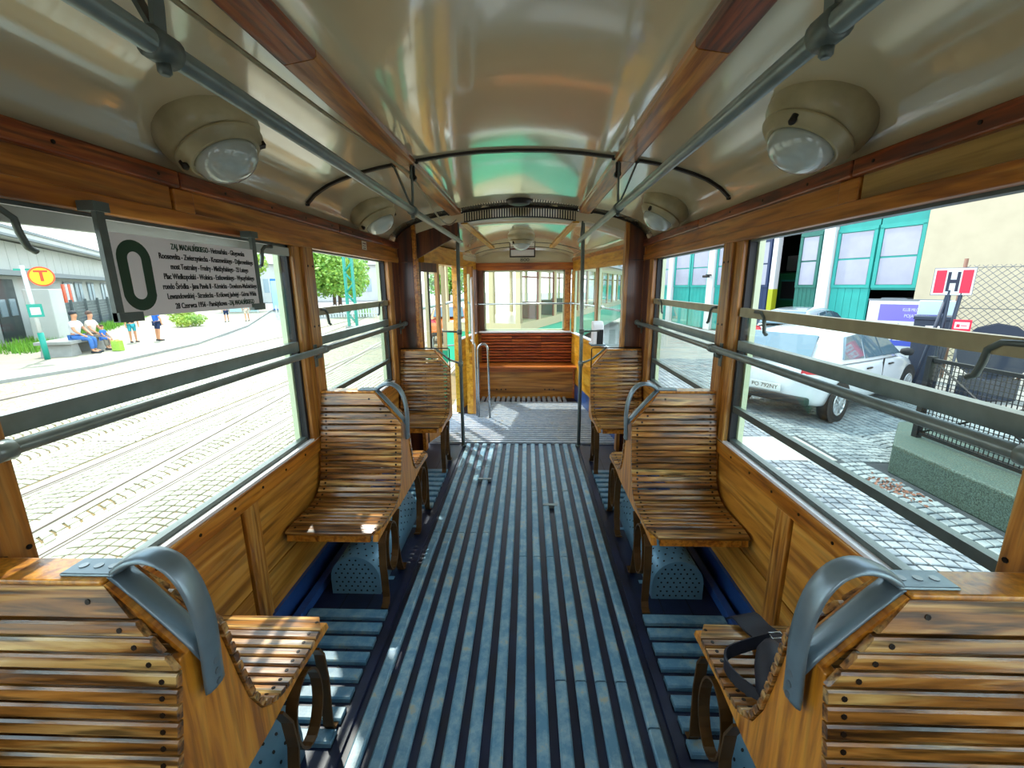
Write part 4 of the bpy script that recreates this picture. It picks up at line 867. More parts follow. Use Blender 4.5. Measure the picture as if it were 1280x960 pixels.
# ================================================================== LEFT: building, fence, stop, bench, people
M['bwhite'] = plain('white_building_panel', '#b4b6b2', 0.7, noise=0.05, nscale=1); M['bgrey'] = plain('grey_building_trim', '#6d7478', 0.6); M['bdark'] = plain('dark_recess', '#2f3a3a', 0.6)
M['fence_dark'] = plain('dark_grey_fence_board', '#3d4a4c', 0.6, noise=0.15, nscale=2); M['orange'] = plain('orange_red_paint', '#e2501c', 0.5); M['yellow'] = plain('signal_yellow', '#f2c21a', 0.5)
M['teal_dark'] = plain('teal_post_paint', '#12907e', 0.45); M['white'] = plain('white_paint', '#c9cbcb', 0.5)
M['winglass'] = plain('dull_window_glass', '#8fa0a8', 0.15, coat=0.5)
bd = Vector((-0.567, 0.823, 0)); ang = math.atan2(bd.y, bd.x)
bl = empty('long_building', (-21.2, 16.25, G), ang, 'long low white building with dark roof edge behind the boarded fence', 'building')
# local x runs along the facade, local +y away from the tram is negative of facing; facade faces local +y... (faces the tram)
bl.location.z = G - 0.5; bl.scale = (1.25, 1.25, 1.22)
def lb_(name, x0, x1, y0, y1, z0, z1, mat): return obj(name, B(x0, x1, y0, y1, z0, z1), mat, bl)
fs_ = 1 if Vector((-bd.y, bd.x, 0)).dot(Vector((1, -0.5, 0))) > 0 else -1
lb_('wall', -6, 34, *sorted((0, -fs_ * 6.0)), 0.0, 3.75, 'bwhite'); lb_('roof', -6.5, 34.5, *sorted((fs_ * 0.7, -fs_ * 6.4)), 4.05, 4.3, 'bwhite'); lb_('roof_edge', -6.5, 34.5, *sorted((fs_ * 0.74, fs_ * 0.62)), 4.0, 4.08, 'bgrey'); lb_('roof_edge', -6.5, 34.5, *sorted((fs_ * 0.74, fs_ * 0.68)), 4.26, 4.36, 'bgrey')
for k in range(40): lb_('cladding_panel', -5.9 + k * 1.0, -4.93 + k * 1.0, *sorted((fs_ * 0.0, fs_ * 0.05)), 2.95, 3.98, 'bwhite')
lb_('canopy_edge', -6, 34, *sorted((0, fs_ * 0.5)), 2.72, 2.90, 'bgrey')
for x0, x1 in ((1.2, 3.0), (-2.5, -0.5)): lb_('doorway', x0, x1, *sorted((fs_ * 0.0, fs_ * 0.04)), 0.0, 2.6, 'bdark')
for x0 in (1.35, 2.2): lb_('window', x0, x0 + 0.5, *sorted((fs_ * 0.04, fs_ * 0.07)), 1.3, 1.9, 'winglass')
for x0 in (8.8, 10.6, 13.0, 16.0, 19.0, 22.0):
    w = lb_('window', x0, x0 + 1.2, *sorted((fs_ * 0.02, fs_ * 0.06)), 1.5, 2.5, 'winglass')
    obj('window_frame', B(x0 - 0.05, x0 + 1.25, *sorted((fs_ * 0.05, fs_ * 0.08)), 1.42, 1.5).box(x0 - 0.05, x0 + 1.25, *sorted((fs_ * 0.05, fs_ * 0.08)), 2.5, 2.58).box(x0 + 0.56, x0 + 0.64, *sorted((fs_ * 0.05, fs_ * 0.08)), 1.5, 2.5), 'bgrey', w)
br = empty('road_barrier', (-21.2, 16.25, G), ang, 'orange and white striped barrier boards before the white building', 'barrier')
for k in range(4): obj('board', B(5.9 + k * 0.4, 6.2 + k * 0.4, *sorted((fs_ * 0.6, fs_ * 0.65)), 1.35, 2.25), 'orange' if k % 2 == 0 else 'white', br)
obj('stand', B(5.9, 7.5, *sorted((fs_ * 0.55, fs_ * 0.60)), 0.0, 1.4), 'bgrey', br)
wc = tag(obj('gate_pier', B(-0.6, 0.7, *sorted((fs_ * 1.2, fs_ * 1.8)), 0.0, 2.3), 'bwhite', bevel=0.02), 'plain white gate pier at the end of the boarded fence', 'pier'); wc.location = (-21.2, 16.25, G); wc.rotation_euler = (0, 0, ang)
wc.scale = (1.25, 1.25, 0.97)
fn = empty('board_fence', (-21.2, 16.25, G), ang, 'dark grey horizontal board fence with posts behind the bench', 'fence')
for k in range(10):
    for a, b in ((0.75, 6.98), (7.0, 13.3), (13.32, 19.0)): obj('board', B(a, b, *sorted((fs_ * 1.40, fs_ * 1.43)), 0.10 + k * 0.152, 0.235 + k * 0.152), 'fence_dark', fn)
for k in range(10): obj('post', B(0.8 + k * 2.0, 0.9 + k * 2.0, *sorted((fs_ * 1.44, fs_ * 1.52)), 0.0, 1.72), 'fence_dark', fn)
fn.scale = (1.25, 1.25, 1); br.scale = (1.25, 1.25, 1.1)
# stop post with T disc
st = empty('tram_stop_post', (-15.44, 13.28, G), 0, 'leaning white stop post with round yellow T disc and teal foot', 'stop sign')
st.rotation_euler = (0.0, -0.02, math.radians(49))
obj('post', MB().tube([(0, 0, 0.85), (0, 0, 2.95)], 0.055, 10), 'white', st); obj('foot', MB().tube([(0, 0, 0), (0, 0, 0.88)], 0.075, 10), 'teal_dark', st)
obj('timetable_case', B(-0.14, 0.20, -0.10, -0.02, 1.38, 1.78), 'teal_dark', st); obj('timetable', B(-0.08, 0.14, -0.108, -0.10, 1.45, 1.68), 'white', st)
ds = obj('disc', MB().lathe([(0.30, 0), (0.30, 0.02)], (0.36, -0.05, 2.62), (0, -1, 0), 32, False), 'orange', st); obj('disc_face', MB().lathe([(0.255, 0), (0.255, 0.005)], (0.36, -0.07, 2.62), (0, -1, 0), 32, False), 'yellow', ds)
obj('arm', B(-0.2, 0.2, -0.03, 0.0, 2.80, 2.86), 'teal_dark', st)
M['t_red'] = plain('disc_red', '#c8451a', 0.5); text('T', 0.46, 't_red', ds, Matrix(((1, 0, 0, 0.36), (0, 0, -1, -0.077), (0, 1, 0, 2.62), (0, 0, 0, 1))), bold=0.012, sx=1.1)
# bench of slabs
bch = empty('stone_bench', (-15.75, 14.75, G), math.radians(108), 'low concrete slab bench by the stop post with people sitting', 'bench')
obj('seat', B(-1.0, 1.15, -0.24, 0.75, 0.42, 0.52), 'slab', bch, bevel=0.01)
for x in (-0.7, 0.75): obj('support', MB().prism([(x - 0.28, 0.0), (x + 0.28, 0.0), (x + 0.16, 0.42), (x - 0.16, 0.42)], 'y', -0.18, 0.65), 'slab', bch)
# people: one skinned body, clothes and hair as children
M['skin'] = plain('skin', '#c9906c', 0.6); M['hair'] = plain('brown_hair', '#4a2f22', 0.7); M['hair_grey'] = plain('grey_hair', '#8d8680', 0.7)
def cloth(name, c): M[name] = plain(name, c, 0.85, noise=0.1, nscale=6); return name
for nm, c in (('shirt_white', '#cfcfd2'), ('shirt_blue', '#2f6fd0'), ('jeans', '#3f6fb4'), ('shorts_tan', '#8d8378'), ('navy_cloth', '#1d3058'), ('teal_cloth', '#3aa7b4'), ('dark_cloth', '#2c3036'), ('cream_cloth', '#d6c9b8'), ('lime_cloth', '#9ac43a')): cloth(nm, c)
def skinned(name, J, edges, mat, parent, root=0, sub=1):
    ks = list(J); me = bpy.data.meshes.new(name); me.from_pydata([J[k][0] for k in ks], [(ks.index(a), ks.index(b)) for a, b in edges], [])
    me.materials.append(M[mat]); o = link(name, me, parent)
    sk = o.modifiers.new('skin', 'SKIN'); sk.use_smooth_shade = True
    if not me.skin_vertices: me.attributes.new
    for i, k in enumerate(ks):
        r = J[k][1]; me.skin_vertices[0].data[i].radius = r if isinstance(r, tuple) else (r, r); me.skin_vertices[0].data[i].use_root = (i == root)
    sb = o.modifiers.new('sub', 'SUBSURF'); sb.levels = sub; sb.render_levels = sub
    return o
def person(loc, rz, h, pose, label, top, bottom, hair='hair', short=True, cap=None, arm=0.0):
    k = h / 1.75; t = empty('person', loc, rz, label, 'person')
    # faces local -y
    if pose == 'sit': hip = 0.58; kn = [(-0.12, -0.46, 0.50), (0.12, -0.46, 0.50)]; an = [(-0.13, -0.48, 0.09), (0.14, -0.40, 0.09)]; toe = [(-0.14, -0.66, 0.04), (0.15, -0.58, 0.04)]; lean = -0.06
    elif pose == 'walk': hip = 0.93; kn = [(-0.10, -0.14, 0.50), (0.10, 0.06, 0.50)]; an = [(-0.10, -0.20, 0.09), (0.10, 0.26, 0.12)]; toe = [(-0.10, -0.38, 0.04), (0.10, 0.10, 0.03)]; lean = -0.03
    else: hip = 0.93; kn = [(-0.11, -0.02, 0.50), (0.11, 0.0, 0.50)]; an = [(-0.11, 0.02, 0.09), (0.12, 0.02, 0.09)]; toe = [(-0.13, -0.16, 0.04), (0.14, -0.16, 0.04)]; lean = -0.02
    V = lambda x, y, z: (x * k, y * k, z * k)
    el = [(-0.27, -0.10 + lean, hip + 0.22), (0.27, -0.10 + lean, hip + 0.22)]; wr_ = [(-0.20, -0.32, hip + 0.06), (0.18, -0.34, hip + 0.08)] if pose == 'sit' else [(-0.27, -0.14 - arm, hip - 0.02), (0.28, -0.10, hip - 0.02)]
    hd_ = [(-0.14, -0.42, hip - 0.01), (0.12, -0.43, hip + 0.0)] if pose == 'sit' else [(-0.27, -0.20 - arm, hip - 0.12), (0.28, -0.14, hip - 0.12)]
    J = {'pelvis': (V(0, 0, hip), (0.15 * k, 0.11 * k)), 'waist': (V(0, lean * 0.4, hip + 0.18), (0.14 * k, 0.10 * k)), 'chest': (V(0, lean, hip + 0.40), (0.165 * k, 0.115 * k)), 'neck0': (V(0, lean, hip + 0.54), 0.06 * k), 'neck': (V(0, lean - 0.01, hip + 0.60), 0.052 * k), 'head0': (V(0, lean - 0.02, hip + 0.68), 0.075 * k), 'head1': (V(0, lean - 0.02, hip + 0.76), 0.088 * k), 'head2': (V(0, lean - 0.01, hip + 0.83), 0.065 * k), 'nose': (V(0, lean - 0.115, hip + 0.725), 0.012 * k)}
    E = [('pelvis', 'waist'), ('waist', 'chest'), ('chest', 'neck0'), ('neck0', 'neck'), ('neck', 'head0'), ('head0', 'head1'), ('head1', 'head2'), ('head0', 'nose')]
    for i, sd in enumerate((-1, 1)):
        J['sh%d' % i] = (V(sd * 0.19, lean, hip + 0.47), 0.062 * k); J['el%d' % i] = (V(*el[i]), 0.043 * k); J['wr%d' % i] = (V(*wr_[i]), 0.03 * k); J['ha%d' % i] = (V(*hd_[i]), 0.034 * k)
        J['hp%d' % i] = (V(sd * 0.10, -0.04, hip - 0.03), 0.09 * k); J['kn%d' % i] = (V(*kn[i]), 0.06 * k); J['an%d' % i] = (V(*an[i]), 0.04 * k); J['to%d' % i] = (V(*toe[i]), 0.035 * k)
        E += [('chest', 'sh%d' % i), ('sh%d' % i, 'el%d' % i), ('el%d' % i, 'wr%d' % i), ('wr%d' % i, 'ha%d' % i), ('pelvis', 'hp%d' % i), ('hp%d' % i, 'kn%d' % i), ('kn%d' % i, 'an%d' % i), ('an%d' % i, 'to%d' % i)]
    skinned('body', J, E, 'skin', t)
    g = lambda key, f: (J[key][0], tuple(q * f for q in J[key][1]) if isinstance(J[key][1], tuple) else J[key][1] * f)
    mid = lambda a, b, f: tuple(J[a][0][q] * (1 - f) + J[b][0][q] * f for q in range(3))
    T = {'w0': g('pelvis', 1.12), 'waist': g('waist', 1.25), 'chest': g('chest', 1.25), 'neck0': (J['neck0'][0], 0.095 * k)}
    TE = [('w0', 'waist'), ('waist', 'chest'), ('chest', 'neck0')]
    for i in (0, 1):
        T['sh%d' % i] = g('sh%d' % i, 1.25); T['sl%d' % i] = (mid('sh%d' % i, 'el%d' % i, 0.65), 0.064 * k); TE += [('chest', 'sh%d' % i), ('sh%d' % i, 'sl%d' % i)]
    skinned('shirt', T, TE, top, t)
    Bt = {'p': g('pelvis', 1.16)}; BE = []
    for i in (0, 1):
        Bt['hp%d' % i] = g('hp%d' % i, 1.15); Bt['kn%d' % i] = (mid('hp%d' % i, 'kn%d' % i, 0.85 if short else 1.0), 0.078 * k); BE += [('p', 'hp%d' % i), ('hp%d' % i, 'kn%d' % i)]
        if not short: Bt['an%d' % i] = (mid('kn%d' % i, 'an%d' % i, 0.9), 0.056 * k); BE.append(('kn%d' % i, 'an%d' % i))
    skinned('trousers' if not short else 'shorts', Bt, BE, bottom, t)
    hc = Vector(J['head1'][0]) + Vector((0, 0.018 * k, 0.030 * k))
    obj('hair' if not cap else 'cap', MB().lathe([(0.104 * k * math.cos(a), 0.10 * k * math.sin(a)) for a in [-0.35 + (PI / 2 + 0.33) * q / 7 for q in range(8)]], hc, (0, 0.25, 1), 16), cap or hair, t)
    for i in (0, 1):
        a, b = Vector(J['an%d' % i][0]), Vector(J['to%d' % i][0])
        obj('shoe', MB().ribbon([(a.x, a.y + 0.05 * k, 0.04 * k), ((a.x + b.x) / 2, (a.y + b.y) / 2, 0.04 * k), (b.x, b.y - 0.03 * k, 0.03 * k)], (1, 0, 0), 0.10 * k, 0.075 * k, round_=True), 'dark_cloth', t)
    return t
FZ = math.radians(108)
bu = Vector((math.cos(FZ), math.sin(FZ), 0))
pm = Vector((-15.75, 14.75, G + 0.02))
person(pm - bu * 0.25, FZ, 1.78, 'sit', 'person in white shirt, jeans and grey cap sitting on the slab bench', 'shirt_white', 'jeans', 'hair_grey', False, 'dark_cloth')
person(pm + bu * 0.60, FZ, 1.72, 'sit', 'dark-haired person in pale top sitting with a child on the lap', 'cream_cloth', 'shorts_tan', 'hair', False)
person(pm + bu * 0.50 + Vector((0.36, 0.12, 0.14)), FZ, 0.95, 'sit', 'small child in blue shirt held on the seated lap', 'shirt_blue', 'shirt_blue')
tag(obj('carrier_bag', MB().prism([(-0.17, 0.0), (0.17, 0.0), (0.15, 0.38), (0.04, 0.36), (0.0, 0.42), (-0.05, 0.36), (-0.15, 0.38)], 'y', -0.09, 0.09), 'lime_cloth', loc=(-14.85, 15.15, G + 0.02), bevel=0.02), 'lime green carrier bag standing at the sitters feet', 'bag')
person((-16.5, 17.6, G + 0.02), math.radians(60), 1.35, 'stand', 'child in teal shorts and dark top standing under the route board', 'dark_cloth', 'teal_cloth')
person((-15.85, 18.1, G + 0.02), math.radians(150), 1.45, 'stand', 'child in blue clothes standing beside the one in teal shorts', 'shirt_blue', 'navy_cloth', 'hair', True)
person((-19.9, 28.3, G + 0.02), math.radians(30), 1.3, 'walk', 'child in blue shirt walking along the pavement edge', 'shirt_blue', 'navy_cloth')
person((-18.9, 28.9, G + 0.02), math.radians(30), 1.4, 'walk', 'child in white shirt walking behind the one in blue', 'shirt_white', 'cream_cloth')
person((-21.9, 38.9, G + 0.02), math.radians(20), 1.7, 'walk', 'distant person in navy top walking before the blue cabinet', 'navy_cloth', 'dark_cloth', 'hair', False)
M['blue'] = plain('bright_blue_paint', '#2273d8', 0.5); M['pale_blue'] = plain('pale_blue_panel', '#b9dbe0', 0.5)
cb_ = empty('advert_column', (-23.6, 41.0, G), 0, 'tall narrow bright blue cabinet beyond the tracks', 'cabinet')
obj('body', B(-0.4, 0.4, -0.3, 0.3, 0.1, 3.0), 'blue', cb_, bevel=0.04); obj('plinth', B(-0.45, 0.45, -0.35, 0.35, 0.0, 0.12), 'bgrey', cb_); obj('door', B(-0.34, 0.34, -0.33, -0.30, 0.25, 2.8), 'pale_blue', cb_)
gt = empty('panel_gate', (-25.5, 38.5, G), math.radians(10), 'pale blue two-leaf panel gate at the end of the street', 'gate')
for e in (-1, 1): obj('leaf', B(*sorted((e * 0.03, e * 1.2)), -0.04, 0.04, 0.1, 3.0), 'pale_blue', gt); obj('post', B(*sorted((e * 1.22, e * 1.36)), -0.08, 0.08, 0.0, 3.2), 'white', gt)
far = empty('far_house', (-34, 66, G), math.radians(20), 'pale far building closing the street beyond the trees', 'building')
obj('wall', B(-14, 16, 0, 6, 0, 5.5), 'bwhite', far); obj('roof', MB().prism([(-0.5, 5.5), (6.5, 5.5), (3, 8)], 'x', -14.5, 16.5), 'bgrey', far)
for k in range(8): w = obj('window', B(-12 + k * 3.4, -10.4 + k * 3.4, -0.05, 0.02, 1.4, 3.4), 'winglass', far); obj('window_frame', B(-11.25 + k * 3.4, -11.15 + k * 3.4, -0.08, -0.04, 1.4, 3.4), 'white', w)
# lattice mast
lm = empty('lattice_mast', (-9.55, 23.7, G), math.radians(12), 'tall green lattice mast standing between the tram tracks', 'mast')
for i in (-1, 1):
    for j in (-1, 1): obj('upright', MB().obox((i * 0.20, j * 0.17, 4.0), (1, 0, 0), (0, 1, 0), (0, 0, 1), 0.045, 0.045, 4.0), 'teal_dark', lm)
for k in range(14):
    z = 0.25 + k * 0.55
    for j in (-1, 1): obj('lattice_bar', MB().tube([((-1) ** k * 0.20, j * 0.17, z), (-(-1) ** k * 0.20, j * 0.17, z + 0.5)], 0.03, 6), 'teal_dark', lm)
obj('footing', B(-0.35, 0.35, -0.32, 0.32, -0.02, 0.12), 'slab', lm)
pk = empty('picket_fence', (-14.2, 31.5, G), math.radians(5), 'white low picket fence before the broad tree', 'fence')
for k in range(44): obj('picket', B(-4 + k * 0.2, -3.9 + k * 0.2, -0.015, 0.015, 0.05, 0.95), 'white', pk)
obj('rail', B(-4.1, 4.8, 0.015, 0.05, 0.25, 0.33), 'white', pk); obj('rail', B(-4.1, 4.8, 0.015, 0.05, 0.7, 0.78), 'white', pk)

# ================================================================== RIGHT: depot
M['render_beige'] = plain('beige_render', '#aaa189', 0.85, noise=0.05, nscale=2, bump=0.25); M['depot_teal'] = plain('depot_door_teal', '#1f8f86', 0.5, noise=0.08, nscale=2); M['depot_dark_teal'] = plain('depot_door_dark_green', '#185c52', 0.5, noise=0.08); M['depot_navy'] = plain('depot_door_navy', '#182c50', 0.5)
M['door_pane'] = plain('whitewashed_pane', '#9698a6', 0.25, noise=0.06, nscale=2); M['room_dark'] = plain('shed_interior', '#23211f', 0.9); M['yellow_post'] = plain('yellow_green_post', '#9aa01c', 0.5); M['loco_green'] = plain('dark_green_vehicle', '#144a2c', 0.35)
dp = empty('tram_depot', (12.0, 13.3, G), math.atan2(0.948, -0.319), 'beige depot building with rows of teal glazed double doors', 'building')
def dbx(name, u0, u1, o0, o1, z0, z1, mat, par=None): return obj(name, B(u0, u1, o0, o1, z0, z1), mat, par or dp)
HD = 4.55
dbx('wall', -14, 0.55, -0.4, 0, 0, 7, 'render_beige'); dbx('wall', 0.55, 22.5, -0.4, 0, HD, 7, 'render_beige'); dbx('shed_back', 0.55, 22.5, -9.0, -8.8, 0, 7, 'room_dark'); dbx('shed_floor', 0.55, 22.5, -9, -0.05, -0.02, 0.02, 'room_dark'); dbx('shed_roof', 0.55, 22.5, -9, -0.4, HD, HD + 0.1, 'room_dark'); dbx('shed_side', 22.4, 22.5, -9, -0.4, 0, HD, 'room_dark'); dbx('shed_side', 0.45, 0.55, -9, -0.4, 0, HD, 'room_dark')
for u0, u1 in ((3.30, 3.70), (6.98, 7.25), (9.10, 9.50), (12.25, 12.60), (15.3, 15.65), (18.3, 18.6), (21.3, 22.5)): dbx('pier', u0, u1, -0.4, 0.03, 0, HD, 'white')
def leaf(u0, u1, mat, z0=0.03, z1=HD - 0.05, par=None, ob=-0.12):
    lf = dbx('door_leaf', u0 + 0.01, u1 - 0.01, ob - 0.03, ob, z0, z1, mat, par)
    n = 5 
    for k in range(n):
        a = u0 + 0.03 + (u1 - u0 - 0.06) * k / n
        if z0 < 1.0: dbx('door_board', a + 0.006, a + (u1 - u0 - 0.06) / n - 0.006, ob, ob + 0.022, z0 + 0.05, 2.05, mat, lf)
    dbx('door_rail', u0 + 0.02, u1 - 0.02, ob, ob + 0.05, 2.06, 2.15, mat, lf)
    for za, zb in ((2.17, 3.0), (3.06, 3.9)): dbx('pane', u0 + 0.16, u1 - 0.14, ob, ob + 0.02, za, zb, 'door_pane', lf)
    for a in (u0 + 0.02, u1 - 0.13): dbx('stile', a, a + 0.11, ob, ob + 0.05, 2.15, 3.95, mat, lf)
    dbx('door_rail', u0 + 0.02, u1 - 0.02, ob, ob + 0.05, 3.92, 4.05, mat, lf)
    return lf
leaf(1.93, 3.28, 'depot_teal'); leaf(0.58, 1.91, 'depot_teal', z0=2.0)
leaf(7.27, 9.08, 'depot_teal'); leaf(9.52, 10.86, 'depot_teal'); leaf(10.88, 12.23, 'depot_teal'); leaf(12.62, 13.94, 'depot_teal'); leaf(13.96, 15.28, 'depot_teal'); leaf(15.67, 16.96, 'depot_teal'); leaf(16.98, 18.28, 'depot_teal'); leaf(18.62, 19.9, 'depot_teal'); leaf(19.92, 21.28, 'depot_teal')
leaf(5.92, 6.96, 'depot_navy', ob=-0.06); dbx('inner_post', 5.64, 5.86, -0.25, -0.02, 0, HD, 'white'); dbx('post_band', 5.635, 5.865, -0.255, -0.015, 0.0, 2.0, 'yellow_post')
ol = leaf(3.72, 4.62, 'depot_dark_teal', ob=0.0)
lw_ = empty('wall_lamp', (12.0, 13.3, G), math.atan2(0.948, -0.319), 'small dark lamp bracket between the closed teal doors', 'lamp'); obj('arm', B(9.2, 9.3, 0.03, 0.30, 2.62, 2.68), 'rib', lw_); obj('shade', B(9.1, 9.4, 0.2, 0.42, 2.52, 2.64), 'rib', lw_, bevel=0.03)
# vehicle standing inside the open doorway
tv = empty('shed_vehicle', (12.0, 13.3, G), math.atan2(0.948, -0.319), 'dark green rail vehicle front inside the open depot doorway', 'vehicle')
obj('body', B(5.75, 7.35, -5.0, -2.0, 0.35, 2.7), 'loco_green', tv, bevel=0.12); obj('windscreen', B(6.1, 7.0, -2.01, -1.95, 1.55, 2.3), 'black', tv); obj('windscreen_frame', B(6.03, 7.07, -2.005, -1.97, 1.48, 1.56), 'depot_dark_teal', tv); obj('windscreen_frame', B(6.03, 7.07, -2.005, -1.97, 2.3, 2.38), 'depot_dark_teal', tv); obj('headlamp', MB().lathe([(0.12, 0), (0.12, 0.06)], (6.55, -2.0, 1.05), (0, 1, 0), 16), 'chrome', tv); obj('bogie', B(5.85, 7.25, -4.8, -2.2, 0.0, 0.36), 'rubber', tv)
sw = tag(obj('shed_window', B(12.2, 12.9, -8.79, -8.72, 2.95, 3.85), 'sign_face'), 'small bright window in the dark shed back wall', 'window'); sw.location = dp.location; sw.rotation_euler = dp.rotation_euler
M['lit_pane'] = plain('daylit_pane', '#e8f0f4', 0.3); 
# cabinet in the dark lower doorway
cbn = empty('grey_cabinet', (12.0, 13.3, G), math.atan2(0.948, -0.319), 'grey open-lidded cabinet standing in the dark doorway below the panes', 'cabinet')
obj('body', B(0.85, 1.6, -0.9, -0.2, 0.0, 1.75), 'bgrey', cbn, bevel=0.02); obj('door', B(0.88, 1.57, -0.2, -0.17, 0.1, 1.7), 'depot_dark_teal', cbn); obj('notice', B(1.0, 1.3, -0.168, -0.165, 1.35, 1.55), 'white', cbn)

# ------------------------------------------------------------------ cars
M['car_white'] = plain('white_car_paint', '#c6cad0', 0.18, coat=0.8); M['car_silver'] = plain('silver_car_paint', '#9aa6ae', 0.2, metal=0.4, coat=0.8); M['car_orange'] = plain('orange_car_paint', '#e8701a', 0.25, coat=0.6); M['car_glass'] = plain('tinted_car_glass', '#4b6472', 0.06, coat=1.0); M['tyre'] = plain('tyre_rubber', '#15171a', 0.8); M['tail_red'] = plain('red_tail_lamp', '#c01a34', 0.2, coat=0.6); M['alloy'] = plain('alloy_wheel', '#c3c7cb', 0.25, metal=0.7)
def car(loc, rz, paint, label, plate=None, wb=2.75):
    t = empty('car', loc, rz, label, 'car')   # nose to local +x
    hw = 0.86
    # stations: x, half width at sill, z bottom, half width at belt, z belt
    S = [(-1.98, 0.60, 0.42, 0.66, 0.72), (-1.93, 0.74, 0.30, 0.78, 0.94), (-1.70, 0.83, 0.24, 0.85, 0.98), (-1.2, 0.85, 0.22, 0.87, 0.97), (-0.3, 0.86, 0.22, 0.87, 0.95), (0.7, 0.86, 0.22, 0.87, 0.93), (1.2, 0.85, 0.22, 0.85, 0.90), (1.75, 0.82, 0.24, 0.78, 0.80), (2.05, 0.70, 0.28, 0.66, 0.68), (2.17, 0.50, 0.36, 0.50, 0.58)]
    sec = lambda x, a, zb, b, zt: [(x, -a, zb + 0.05), (x, -a - 0.02, (zb + zt) / 2 - 0.02), (x, -b - 0.005, zt - 0.10), (x, -b + 0.05, zt), (x, 0, zt + 0.025), (x, b - 0.05, zt), (x, b + 0.005, zt - 0.10), (x, a + 0.02, (zb + zt) / 2 - 0.02), (x, a, zb + 0.05), (x, a - 0.1, zb), (x, 0, zb), (x, -a + 0.1, zb)]
    mb = MB(); vs = []; fs = []; n = 12
    for q in S: vs += sec(*q)
    for i in range(len(S) - 1): fs += [(i * n + k, i * n + (k + 1) % n, (i + 1) * n + (k + 1) % n, (i + 1) * n + k) for k in range(n)]
    fs += [tuple(range(n)), tuple(range((len(S) - 1) * n, len(S) * n))]
    mb.add(vs, fs, True); b_ = obj('body', mb, paint, t); sb = b_.modifiers.new('sub', 'SUBSURF'); sb.levels = 1; sb.render_levels = 2
    # roof shell with pillars: dark glasshouse inside a painted roof
    GS = [(-1.88, 0.72, 0.93, 0.60, 1.02), (-1.55, 0.80, 0.95, 0.60, 1.38), (-1.25, 0.82, 0.95, 0.60, 1.46), (-0.4, 0.83, 0.93, 0.62, 1.50), (0.25, 0.83, 0.92, 0.60, 1.46), (0.75, 0.81, 0.91, 0.58, 1.22), (1.15, 0.74, 0.89, 0.60, 0.93)]
    gs = lambda x, a, zb, b, zt: [(x, -a, zb), (x, -b - 0.04, zt - 0.08), (x, -b + 0.06, zt), (x, 0, zt + 0.015), (x, b - 0.06, zt), (x, b + 0.04, zt - 0.08), (x, a, zb)]
    vs = []; fs = []; n = 7
    for q in GS: vs += gs(*q)
    for i in range(len(GS) - 1): fs += [(i * n + k, i * n + k + 1, (i + 1) * n + k + 1, (i + 1) * n + k) for k in range(n - 1)]
    rf = obj('roof', MB().add(vs, fs, True), paint, t); sb = rf.modifiers.new('sub', 'SUBSURF'); sb.levels = 1; sb.render_levels = 2
    for sd in (-1, 1):
        for nm, P in (('side_window', [(-0.52, 0.985), (0.10, 0.975), (-0.02, 1.385), (-0.45, 1.40)]), ('side_window', [(0.15, 0.97), (0.90, 0.955), (0.42, 1.30), (0.04, 1.375)]), ('quarter_window', [(-1.28, 1.02), (-0.58, 0.99), (-0.52, 1.395), (-1.02, 1.36)])):
            pts = []
            for x, z in P:
                f = (z - 0.94) / 0.46; w = 0.83 - 0.17 * f + 0.012; pts.append(Vector((x, sd * w, z)))
            o_ = obj(nm, MB().add([tuple(p) for p in pts] + [(p.x, p.y - sd * 0.03, p.z) for p in pts], [(0, 1, 2, 3), (7, 6, 5, 4)] + [(k, (k + 1) % 4, 4 + (k + 1) % 4, 4 + k) for k in range(4)]), 'car_glass', t)
        for x in (-wb / 2, wb / 2):
            w_ = obj('wheel', MB().lathe([(0.20, -0.10), (0.29, -0.10), (0.315, -0.07), (0.315, 0.07), (0.29, 0.10), (0.20, 0.10)], (x, sd * 0.77, 0.315), (0, 1, 0), 28), 'tyre', t)
            hb_ = MB().lathe([(0.205, 0.0), (0.205, 0.012), (0.18, 0.012), (0.18, 0.0)], (x, sd * 0.872, 0.315), (0, sd, 0), 28)
            for k in range(10):
                a = 2 * PI * k / 10; hb_.obox((x + 0.105 * math.cos(a), sd * 0.878, 0.315 + 0.105 * math.sin(a)), (math.cos(a), 0, math.sin(a)), (0, 1, 0), (-math.sin(a), 0, math.cos(a)), 0.09, 0.008, 0.014)
            obj('rim', hb_.lathe([(0.04, 0), (0.04, 0.02)], (x, sd * 0.87, 0.315), (0, sd, 0), 12), 'alloy', w_)
            obj('wheel_arch', MB().lathe([(0.20, 0), (0.37, 0.0), (0.37, 0.006), (0.20, 0.006)], (x, sd * 0.862, 0.325), (0, sd, 0), 28, False), 'tyre', w_)
        obj('tail_lamp', MB().add([(-1.955, sd * 0.50, 0.80), (-1.93, sd * 0.80, 0.84), (-1.72, sd * 0.875, 0.90), (-1.75, sd * 0.86, 1.0), (-1.90, sd * 0.77, 0.98), (-1.96, sd * 0.52, 0.92)], [(0, 1, 4, 5), (1, 2, 3, 4)]), 'tail_red', t)
        obj('mirror', MB().lathe([(0.0, -0.10), (0.06, -0.08), (0.075, 0.0), (0.05, 0.08), (0.0, 0.09)], (0.80, sd * 0.95, 1.0), (0.25, 1, 0), 12), paint if paint != 'car_white' else 'tyre', t)
        for x in (-0.45, 0.42): obj('door_handle', B(x - 0.09, x + 0.09, *sorted((sd * 0.868, sd * 0.892)), 0.80, 0.825), 'rib', t)
        obj('door_seam', B(0.10, 0.112, *sorted((sd * 0.86, sd * 0.881)), 0.35, 0.93), 'tyre', t)
    rp = [(-1.915, -0.60, 1.03), (-1.915, 0.60, 1.03), (-1.60, 0.54, 1.385), (-1.60, -0.54, 1.385)]
